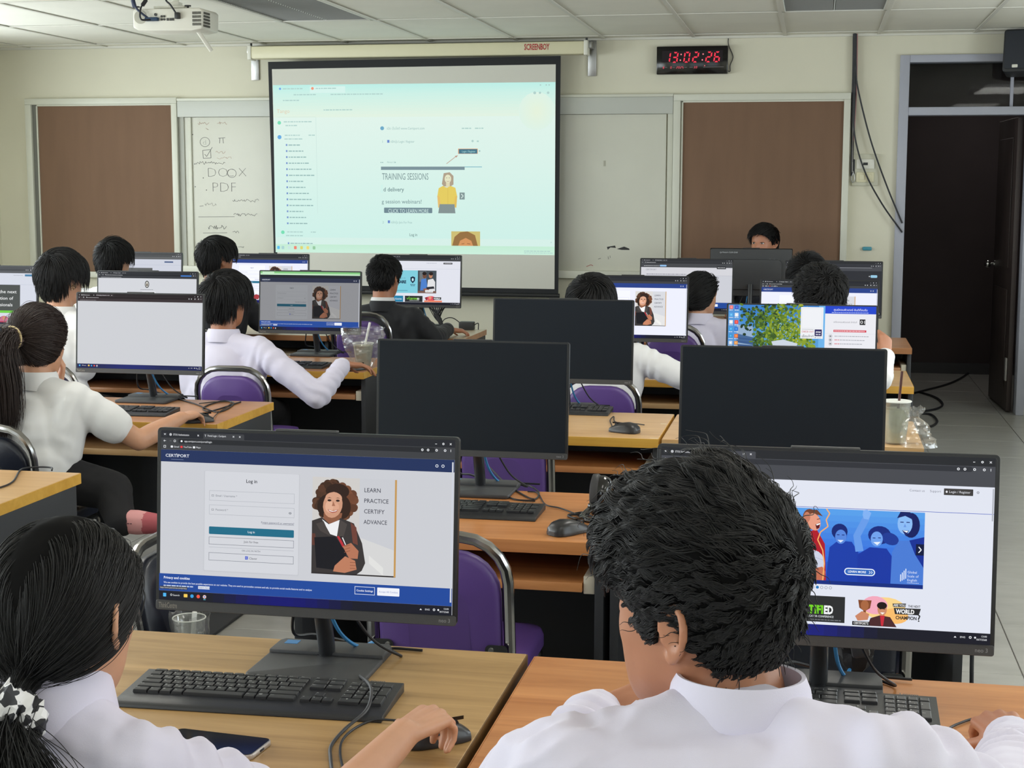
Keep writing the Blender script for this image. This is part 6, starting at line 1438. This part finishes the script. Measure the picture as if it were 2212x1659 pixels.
def person(label, head, yaw=0., hyaw=0., hpitch=0., hroll=0., s=1., female=False, shirt=None, sleeve='long', aR=None, aL=None, hair=None, vox=.008, lean=8., skin=None, shR=None, shL=None, neck=None, sw=None, seat=.47, group=None, wr=.004, tw=1., collar_m=None, legs=True, seed=1, folds=1., shz=0., ears=True, cr=.061, ch_=.036):
    skin = skin or M_skin; yaw = R(yaw); B = Matrix.Rotation(yaw, 3, 'Z'); head = Vector(head)
    M4 = Matrix.Translation(head) @ Matrix.Rotation(yaw+R(hyaw), 4, 'Z') @ Matrix.Rotation(R(-hpitch), 4, 'X') @ Matrix.Rotation(R(hroll), 4, 'Y') @ Matrix.Scale(s, 4)
    nb = Vector(neck) if neck else head+B @ (Vector((0, -.035, -.165))*s)
    sp = B @ Vector((0, -math.sin(R(lean)), -math.cos(R(lean))))
    hip = Vector((nb.x, nb.y, 0))+Vector((sp.x, sp.y, 0))*max(.3, (nb.z-seat-.06)/max(.3, -sp.z)); hip.z = seat+.095
    hws = sw or (.150 if female else .172)
    sR = Vector(shR) if shR else nb+B @ Vector((hws*s, -.004, -.045+shz)); sL = Vector(shL) if shL else nb+B @ Vector((-hws*s, -.004, -.045+shz))
    O = hip.copy(); T = lambda p: Vector(p)-O; MT = Matrix.Translation(-O) @ M4
    def arm(spec, sh, sg):
        if spec: e, w_ = Vector(spec['e']), Vector(spec['w'])
        else:
            e = sh+B @ Vector((sg*.06, .10, -.25)); e.z = max(e.z, DESK+.085); w_ = Vector((e.x, e.y, 0))+B @ Vector((-sg*.05, .22, 0)); w_.z = DESK+.052
        d = Vector(spec['d']) if spec and 'd' in spec else (w_-e).normalized()*.8+B @ Vector((0, .4, 0)); u = Vector(spec['u']) if spec and 'u' in spec else Vector((0, 0, 1))
        return e, w_, d, u, (spec or {}).get('curl', (22, 34, 22)), (spec or {}).get('thumb', .5)
    AR = arm(aR, sR, 1); AL = arm(aL, sL, -1)
    # body: head, neck, trunk, arms and hands, one surface
    b = MB(); head_mesh(b, MT, ears)
    b.cap(T(M4 @ Vector((0, -.022, -.05))), T(nb+B @ Vector((0, .004, -.03))), .055*s, .060*s, 16); b.cap(T(M4 @ Vector((0, .02, -.085))), T(nb+B @ Vector((0, .02, -.01))), .036*s, .045*s)
    ch = nb+sp*.2
    b.ell(T(ch), (.115*s, .07, .17), B); b.cap(T(ch), T(hip), .075, .085)
    b.cap(T(sR+sp*.02), T(sL+sp*.02), .034, .034)
    for (e, w_, d, u, cu, th), sh, sd in ((AR, sR, 'R'), (AL, sL, 'L')):
        k = .88 if female else 1.
        b.cap(T(sh), T(e), .048*k*s, .040*k*s); b.cap(T(e), T(e+(w_-e)*.3), .040*k*s, .041*k*s); b.cap(T(e+(w_-e)*.3), T(w_), .041*k*s, .0265*k*s, 14)
        hand_mesh(b, T(w_), d, u, sd, cu, thumb=th, s=.93*s if female else s)
    me = remesh(b, vox, 3 if vox < .005 else 2); me.materials.append(skin)
    o = put('person', me, None, O); tag(o, label, 'person', group)
    # shirt
    f = MB(); g = 1.; tk = .011
    f.ell(T(ch+sp*.02+B @ Vector((0, -.008, 0))), ((.158 if not female else .145)*s*tw, .112*s, .205), B); f.cap(T(sR+sp*.012), T(sL+sp*.012), .058*s, .058*s, 16)
    for sh in (sR, sL): f.cap(T(nb+B @ Vector((0, -.006, -.012))), T(sh), .056*s, .052*s, 14); f.cap(T(sh), T(sh+sp*.14+(ch-sh)*.25), .062*s, .075*s)
    wst = nb+sp*.36; f.ell(T(wst), (.150*s*tw, .112*s, .17), B); f.ell(T(hip+Vector((0, 0, .045))), (.172*s*tw, .122*s, .115), B); f.cap(T(ch), T(hip+Vector((0, 0, .03))), .12, .105)
    cre = []
    for (e, w_, d, u, cu, th), sh in ((AR, sR), (AL, sL)):
        k = .92 if female else 1.
        if sleeve == 'long':
            we = e+(w_-e)*.93
            f.cap(T(sh), T(e), .064*k*s, .055*k*s, 14); f.cap(T(e), T(e+(w_-e)*.5), .055*k*s, .046*k*s, 14); f.cap(T(e+(w_-e)*.5), T(we), .046*k*s, .040*k*s, 14)
            ax = (w_-e).normalized(); cre.append((T(e), tuple(ax), .045, .0042*folds, .085)); cre.append((T(e+(w_-e)*.65), tuple(ax), .034, .0026*folds, .07))
        else:
            cf = sh+(e-sh)*.62; f.cap(T(sh), T(cf), .066*k*s, .068*k*s, 16)
        ax = ((e-sh).normalized()+B @ Vector((.3, 0, .1))).normalized(); cre.append((T(sh+(e-sh)*.28), tuple(ax), .055, .0034*folds, .09))
    cre.append((T(ch+B @ Vector((0, -.1, -.02))), tuple(B @ Vector((.75, .1, .66))), .10, .0035*folds, .15)); cre.append((T(wst), tuple(B @ Vector((.35, 0, .94))), .065, .0042*folds, .17))
    if shirt:
        ms = remesh(f, max(.0052, vox*1.15), 5); wrinkle(ms, wr, seed, cre); ms.materials.append(shirt)
        so = put('shirt' if shirt is not M_black else 'jacket', ms, o)
        collar(so, T(nb), B, s, collar_m or shirt, r0=cr, h=ch_)
        if sleeve == 'long':
            for (e, w_, d, u, cu, th) in (AR, AL):
                ax = (w_-e).normalized(); c_ = MB(); x_, y_, z_ = frame_of(ax); wc = T(e+(w_-e)*.95)
                pr = [(.0385, -.05), (.0415, -.047), (.0410, 0), (.038, .003), (.032, .002)]
                c_.lathe([(r_*s, z) for r_, z in pr], 24, c=wc, M=Matrix((x_, y_, z_)).transposed(), close=False); c_.build('cuff', shirt, so, angle=50)
    if legs:
        f = MB(); f.ell(T(hip), (.16*s, .12, .095), B)
        for sg in (-1, 1):
            hj = hip+B @ Vector((sg*.085, .02, -.01)); kn = hip+B @ Vector((sg*.11, .39, -.09)); an = Vector((kn.x, kn.y, .09))+B @ Vector((0, .0, 0))
            f.cap(T(hj), T(kn), .076*s, .058*s); f.cap(T(kn), T(an), .060*s, .045*s)
        ml = remesh(f, .012, 3); wrinkle(ml, .004, seed+3); ml.materials.append(M_trous); tr = put('trousers', ml, o)
        for sg in (-1, 1):
            an = hip+B @ Vector((sg*.11, .39, 0)); an.z = 0; f = MB()
            f.slab([tuple((T(an)+B @ Vector((x, y, 0))).xy) for x, y in rrect(.088, .26, .04, 5, 0, .06)], T(an).z+.001, T(an).z+.06); f.build('shoe', M_shoe, tr, bevel=.015, seg=3)
    if hair: make_hair(o, MT, **hair)
    o['_h'] = 0; del o['_h']
    return o, MT, T, B, nb
def scrunchie(parent, c_, axis, r1, r2, m_, seed, beads=None, name='hair_tie'):
    f = MB(); x, y, z = frame_of(axis); c_ = Vector(c_); n = 48; rows = []
    for i in range(n):
        a = 2*math.pi*i/n; ra = r1*(1+.10*math.sin(a*5+seed)); ce = c_+(x*math.cos(a)+y*math.sin(a))*ra; rd_ = (x*math.cos(a)+y*math.sin(a)); row = []
        for j in range(12):
            b_ = 2*math.pi*j/12; rr_ = r2*(1+.28*math.sin(a*11+j*1.7+seed)+.18*math.sin(a*17+2*b_)); row.append(ce+rd_*(rr_*math.cos(b_))+z*(rr_*1.25*math.sin(b_)))
        rows.append(row)
    rows.append(rows[0]); f.sheet(rows, wrap=True)
    return f.build(name, m_, parent, angle=40)
bowl = lambda **k: dict(dict(kind='bowl', m_=M_hair, n=3200, rad=.0009, L=(.12, .085, .105, .06), lift=.008, grav=.55, cap_t=.018, side=.8, fuzz=.10), **k)
crop = lambda **k: dict(dict(kind='short', m_=M_hair, n=3200, rad=.0008, L=(.045, .04, .03, .022), lift=.006, grav=.2, cap_t=.012, fuzz=.16), **k)
V = Vector

# ---- the two students nearest the camera
hp1 = at(140, 1335, 1.66)
g1, MT1, T1_, B1, nb1 = person('girl with low black ponytail and checked hair tie, hand on the mouse', hp1, yaw=2, hyaw=-6, hpitch=6, s=.97, female=True, shirt=M_lilac, sleeve='short', vox=.0036, lean=6,
    aR=dict(e=atz(672, 1800, .705), w=atz(874, 1584, .768), d=atz(990, 1520, .774)-atz(874, 1584, .768), u=(.05, -.1, 1), curl=(38, 46, 30), thumb=.7), aL=None, shR=at(296, 1672, 1.60), neck=at(95, 1530, 1.63), cr=.066, ch_=.045,
    hair=dict(kind='loose', m_=M_hair, n=15000, rad=.00042, lift=.013, cap_t=.008, tie=(.002, -.122, -.088), seed=4, part=.0, fly=260, tail=dict(n=6500, L=.38, dir=(.0, -.6, -.4), spread=.95, g=1.8, w=.85)), wr=.006, folds=2.8)
M_check = mat('hair_tie_checked', srgb(226, 224, 226), .6)
_n = M_check.node_tree; _t = _n.nodes.new('ShaderNodeTexVoronoi'); _t.inputs['Scale'].default_value = 95; _r = _n.nodes.new('ShaderNodeValToRGB'); _r.color_ramp.interpolation = 'CONSTANT'
_r.color_ramp.elements[0].color = (.02, .02, .025, 1); _r.color_ramp.elements[1].position = .5; _r.color_ramp.elements[1].color = (.8, .79, .8, 1)
_tc = _n.nodes.new('ShaderNodeTexCoord'); _n.links.new(_tc.outputs['Object'], _t.inputs[0]); _s = _n.nodes.new('ShaderNodeSeparateColor'); _n.links.new(_t.outputs['Color'], _s.inputs[0]); _n.links.new(_s.outputs[0], _r.inputs[0]); _n.links.new(_r.outputs[0], _n.nodes['Principled BSDF'].inputs['Base Color'])
scrunchie(g1, MT1 @ V((.002, -.126, -.092)), MT1.to_3x3() @ V((0, -.6, -.55)), .030, .015, M_check, 2)

hp2 = at(1522, 1314, 1.46)
b2, MT2, T2_, B2, nb2 = person('boy with wavy black hair looking to the left, white shirt, nearest in front', hp2, yaw=4, hyaw=56, hpitch=0, hroll=-4, s=.94, shirt=M_lilac, sleeve='long', vox=.0036, skin=M_skin2, lean=10,
    neck=at(1598, 1560, 1.41), shR=at(1930, 1690, 1.34), shL=at(1222, 1682, 1.34),
    aR=dict(e=at(2190, 1830, 1.45), w=atz(2184, 1598, .768), d=atz(2106, 1505, .77)-atz(2184, 1598, .768), u=(-.2, -.15, 1), curl=(46, 58, 40), thumb=.9),
    aL=dict(e=at(1085, 1800, 1.5), w=at(1300, 1545, 1.75), d=V((.8, .1, .25)), u=(-.2, -.6, .8), curl=(40, 60, 40)),
    hair=dict(kind='short', m_=M_hair, n=17000, rad=.00046, L=(.07, .045, .026, .012), lift=.010, crown=(.15, -.80, .58), grav=.15, cap_t=.030, fuzz=.34, curl=.85, seed=7, side=.14, jit=.08, hold=.010, clump=.72, ng=750, back=.42, front=.2, fly=200), wr=.0075, folds=3.4, cr=.056, ch_=.040)
# ---- the ponytail girl and the left bank
MP3 = None
hp3 = at(82, 742, 4.86)
g3, MT3, T3, B3, nb3 = person('girl with long brown ponytail and white short sleeved blouse, before the blank screen', hp3, neck=hp3+V((0, -.035, -.138)), yaw=-6, hyaw=-2, hpitch=8, s=1.03, female=True, shirt=M_whites, sleeve='short', vox=.0065, lean=10,
    aR=dict(e=at(300, 952, 4.9), w=atz(392, 902, .735), d=atz(450, 886, .735)-atz(392, 902, .735), u=(0, -.1, 1), curl=(20, 30, 20)), aL=dict(e=at(60, 930, 5.0), w=at(126, 838, 4.98), d=V((.1, .1, .9)), u=(.6, .5, 0), curl=(30, 50, 40)),
    ears=False, hair=dict(kind='cover', m_=M_hairb, n=9000, rad=.0007, nzs=.014, fly=120, lift=.020, cap_t=.016, tie=(-.005, -.128, .012), seed=6, tail=dict(n=3600, L=.36, dir=(-.1, -.8, .1), spread=.42, g=2.6)), wr=.0026, legs=False)
scrunchie(g3, MT3 @ V((-.005, -.132, .01)), MT3.to_3x3() @ V((0, -1, -.1)), .026, .013, mat('hair_tie_brown', srgb(78, 62, 58), .6), 3)
f = MB(); x, y, z = frame_of(MT3.to_3x3() @ V((0, -1, -.1))); cc = MT3 @ V((-.005, -.136, .01))
for i in range(26): a = -1.2+2.9*i/25; f.ell(cc+(x*math.cos(a)+y*math.sin(a))*.039, .0045, nu=8, nv=6)
f.build('hair_tie_beads', mat('beads_gold', srgb(206, 186, 140), .35), g3)
hip3 = g3.location
f = MB(); loc = lambda p: Vector(p)-hip3      # crossed legs on the seat
kn = at(215, 1085, 4.75); ft = at(262, 1128, 4.72)
f.ell((0, .0, -.0), (.16, .13, .1)); f.cap((.08, .02, 0), loc(kn)+V((.02, .05, .03)), .085, .07); f.cap(loc(kn)+V((.02, .05, .03)), loc(ft), .066, .05); f.cap((-.08, .02, 0), (-.16, .4, -.02), .085, .065); f.cap((-.16, .4, -.02), (-.1, .36, -.36), .06, .05)
ml = remesh(f, .01, 3); wrinkle(ml, .004, 5); ml.materials.append(M_trous); tr3 = put('trousers', ml, g3)
f = MB(); p0, p1 = loc(at(262, 1126, 4.72)), loc(at(322, 1130, 4.74)); f.cap(p0, p0*.4+p1*.6, .040, .043); f.cap(p0*.4+p1*.6, p1+V((.03, 0, 0)), .043, .034)
mk = remesh(f, .006, 4); mk.materials.append(mat('sock_pink', srgb(222, 158, 158), .8)); mk.materials.append(mat('sock_rose', srgb(182, 92, 100), .8))
xs = p0.x*.22+p1.x*.78
for p in mk.polygons: p.material_index = 1 if p.center.x > xs+.012 else 0
sk_ = put('sock', mk, g3); 
c = Canvas(100, 30); c.scrib(30, 72, 12, 5, (128, 84, 90)); put('sock_print', c.mesh('sock_print', .08, .024, PRINT), sk_, (p0*.55+p1*.45)+V((0, -.0445, .004)))
cuff = MB(); w3 = T3(at(126, 850, 4.97)); cuff.tube([w3+V((0, 0, -.03)), w3+V((0, 0, .0)), w3+V((0, 0, .012))], [.034, .03, .036], 16); cuff.build('wrist_frill', mat('frill_cream', srgb(232, 226, 204), .7), g3)

hp4 = at(488, 652, 6.66)
b4, MT4, T4, B4, nb4 = person('boy with straight black hair in lilac shirt, hand by the milky iced drink', hp4, yaw=-4, hyaw=-14, hpitch=2, shirt=M_lilac, vox=.0075, lean=6,
    aR=dict(e=at(688, 856, 6.52), w=atz(742, 786, .752), d=V((.5, .42, -.1)), u=(-.1, 0, 1), curl=(14, 22, 14)), hair=bowl(n=4200, seed=11, L=(.13, .1, .1, .05), lift=.008, cap_t=.024), skin=M_skin2, wr=.003, folds=1.5, seed=2)
hp5 = at(134, 604, 6.58)
b5, MT5, T5, B5, nb5 = person('boy with gold earrings, thick black hair and white shirt, at the left', hp5, aR=dict(e=at(238, 742, 6.66), w=at(300, 735, 6.98)), yaw=-4, hyaw=-18, hpitch=0, shirt=M_whites, vox=.0075, hair=bowl(n=4200, seed=12, L=(.13, .11, .09, .05), lift=.008, cap_t=.024), wr=.003, seed=3, folds=1.3)
for k, zz in enumerate((-.034, -.026)):
    f = MB(); c_ = MT5 @ V((.083, -.010+.012*k, zz)); f.tube([c_+V((.0, .011*math.cos(a*.5236), .011*math.sin(a*.5236))) for a in range(12)], .0018, 6, closed=True); f.build('earring', mat('earring_gold', (.8, .66, .42), .2, 1.), b5)
hp6 = at(830, 602, 8.32)
b6, MT6, T6, B6, nb6 = person('boy with cropped black hair in black suit jacket, white collar showing', hp6, yaw=-2, hyaw=-8, shirt=M_black, vox=.009, lean=4, aR=dict(e=at(938, 732, 8.3), w=at(968, 711, 8.6), d=V((.6, .4, -.12)), u=(0, 0, 1)), hair=crop(seed=13, n=3600), skin=M_skin2, collar_m=M_black, seed=4)
collar(b6.children[0], T6(nb6)+V((0, 0, .02)), B6, .9, M_whites, h=.04)
hp7 = at(468, 562, 8.32)
b7, MT7, T7, B7, nb7 = person('boy with glasses and black lettered jacket, below the whiteboard', hp7, yaw=-6, hyaw=-24, shirt=M_black, vox=.009, hair=bowl(seed=14, n=3400, L=(.09, .08, .06, .035)), skin=M_skin2, seed=5)
M_frame = mat('glasses_black', srgb(20, 20, 22), .3)
def glasses(parent, MT, rim=M_frame, thick=.0022):
    g = MB()
    for s_ in (-1, 1):
        g.tube([MT @ V((s_*.034+.023*math.cos(a*.45), .1, .006+.018*math.sin(a*.45))) for a in range(14)], thick, 6, closed=True)
        g.tube([MT @ V(q) for q in ((s_*.057, .1, .012), (s_*.076, .07, .012), (s_*.079, -.005, .014), (s_*.079, -.02, .0))], thick, 6)
    g.tube([MT @ V((-.011, .1, .01)), MT @ V((.011, .1, .01))], thick, 6); g.build('glasses', rim, parent)
glasses(b7, MT7, thick=.003)
c = Canvas(200, 60); c.text('MEDIA', 192, 48, 30, (226, 226, 230), 'r', .03, fit=150)
q = T7(at(442, 703, 8.2)); put('jacket_lettering', c.mesh('jacket_lettering', .34, .1, PRINT), b7, q)
c = Canvas(100, 60); c.poly([(0, 40), (60, 10), (100, 20), (80, 60)], (196, 48, 64)); put('red_patch', c.mesh('red_patch', .06, .036, PRINT), b7, T7(at(551, 640, 8.22)))
hp8 = at(247, 566, 8.34)
b8 = person('student with black hair and white shirt before the left notice board', hp8, yaw=-4, hyaw=-8, shirt=M_whites, vox=.009, hair=bowl(seed=15, n=3200, L=(.1, .09, .07, .05)), seed=6)
# ---- the right bank
hp9 = at(1276, 664, 6.64)
b9 = person('student with round black hair and wide white shirt, half hidden by an off monitor', hp9, yaw=2, hyaw=2, hpitch=6, shirt=M_whites, vox=.0075, lean=4, tw=1.12, sw=.2,
    aR=dict(e=at(1505, 826, 6.58), w=at(1570, 796, 6.95), d=V((.3, .9, 0)), u=(0, 0, 1)), hair=bowl(seed=16, n=4200, L=(.12, .1, .1, .06), lift=.008, cap_t=.024), wr=.0035, folds=1.6, seed=7)
hp10 = at(1512, 640, 8.22)
b10, MT10, T10, B10, nb10 = person('girl with tied black hair and lilac blouse, turned to the right', hp10, neck=hp10+V((0, -.03, -.13)), yaw=-6, hyaw=-46, hpitch=6, s=.97, female=True, shirt=M_lilac, sleeve='short', vox=.008, lean=6,
    ears=False, hair=dict(kind='cover', m_=M_hair, n=4200, rad=.0009, lift=.022, cap_t=.014, tie=(0, -.118, -.07), seed=17, tail=dict(n=1500, L=.07, dir=(0, -.7, -.6), spread=.7, g=2), fly=60), skin=M_skin, seed=8)
hp11 = at(1742, 604, 8.22)
b11 = person('student with black hair behind the curly haired boy, before the teacher', hp11, yaw=0, shirt=M_whites, vox=.009, hair=bowl(seed=18, n=3000, L=(.1, .09, .08, .05)), seed=9)
hp12 = at(1770, 652, 6.6)
b12, MT12, T12, B12, nb12 = person('boy with curly black hair and thin glasses, hand on the desk end', hp12, yaw=2, hyaw=14, hpitch=2, shirt=M_whites, vox=.0075, skin=M_skin2,
    aR=dict(e=at(1900, 815, 6.55), w=at(1913, 768, 6.75), d=V((-.05, .4, .7)), u=(.5, -.7, .4), curl=(40, 60, 40)), hair=dict(kind='short', m_=M_hair, n=5200, rad=.0009, L=(.075, .07, .05, .03), lift=.012, cap_t=.03, fuzz=.3, curl=.8, grav=.15, seed=19, side=.6), seed=10)
glasses(b12, MT12, mat('glasses_wire', srgb(120, 112, 104), .3, .6), .0014)
# ---- the teacher, facing the class
hpt = at(1650, 526, 10.62)
bt, MTt, Tt, Bt, nbt = person('teacher with black fringe facing the class over the back of a monitor', hpt, aR=dict(e=hpt+V((-.25, -.02, -.36)), w=V((hpt.x-.21, hpt.y-.27, .748)), d=V((.1, -1, 0))), aL=dict(e=hpt+V((.25, -.02, -.36)), w=V((hpt.x+.21, hpt.y-.27, .748)), d=V((-.1, -1, 0))), yaw=172, hyaw=-18, hpitch=2, shirt=M_black, vox=.0045, lean=0, hair=bowl(seed=20, n=4200, L=(.055, .03, .03, .05), lift=.008, cap_t=.016, rad=.0009, temple=.3), skin=M_skin2, seed=11)
M_eye = mat('eye_white', srgb(214, 206, 200), .25); M_iris = mat('iris_dark', srgb(26, 18, 16), .2); M_lip = mat('lip_pink', srgb(162, 96, 86), .45)
for s_ in (-1, 1):
    f = MB(); f.ell(MTt @ V((s_*.031, .0795, .0065)), (.0135, .008, .0055), MTt.to_3x3()); e_ = f.build('eye', M_eye, bt)
    f = MB(); f.ell(MTt @ V((s_*.031, .0855, .0065)), (.0058, .0032, .0052), MTt.to_3x3()); f.build('iris', M_iris, e_)
    f = MB(); f.tube([MTt @ V((s_*(.012+.009*k), .0885-.0022*k*k*.55, .0235+.004*math.sin(k*.8))) for k in range(5)], [.0022, .003, .003, .0026, .0012], 6); f.build('eyebrow', M_hair, bt)
    f = MB(); f.tube([MTt @ V((s_*(.018+.0065*k), .0875-.0012*k*k*.6, .0095+.0035*math.sin(math.pi*k/4))) for k in range(5)], .0016, 6); f.build('eyelid', M_hair, bt)
f = MB(); f.ell(MTt @ V((0, .093, -.052)), (.023, .006, .004), MTt.to_3x3()); f.ell(MTt @ V((0, .0925, -.060)), (.019, .006, .005), MTt.to_3x3()); f.build('lips', M_lip, bt)

for o_, lb in ((g1, 'purple chair under the girl with the checked hair tie'), (b2, 'purple chair under the boy in front'), (b7, 'purple chair of the boy with glasses and black jacket'), (b8, 'purple chair of the student before the left notice board'), (b12, 'purple chair of the curly haired boy'), (b11, 'purple chair of the student before the teacher')):
    o_ = o_[0] if isinstance(o_, tuple) else o_
    chair(o_.location.x, o_.location.y-.05, lb)
chair(bt.location.x, bt.location.y+.05, 'purple chair of the teacher', rz=R(180))
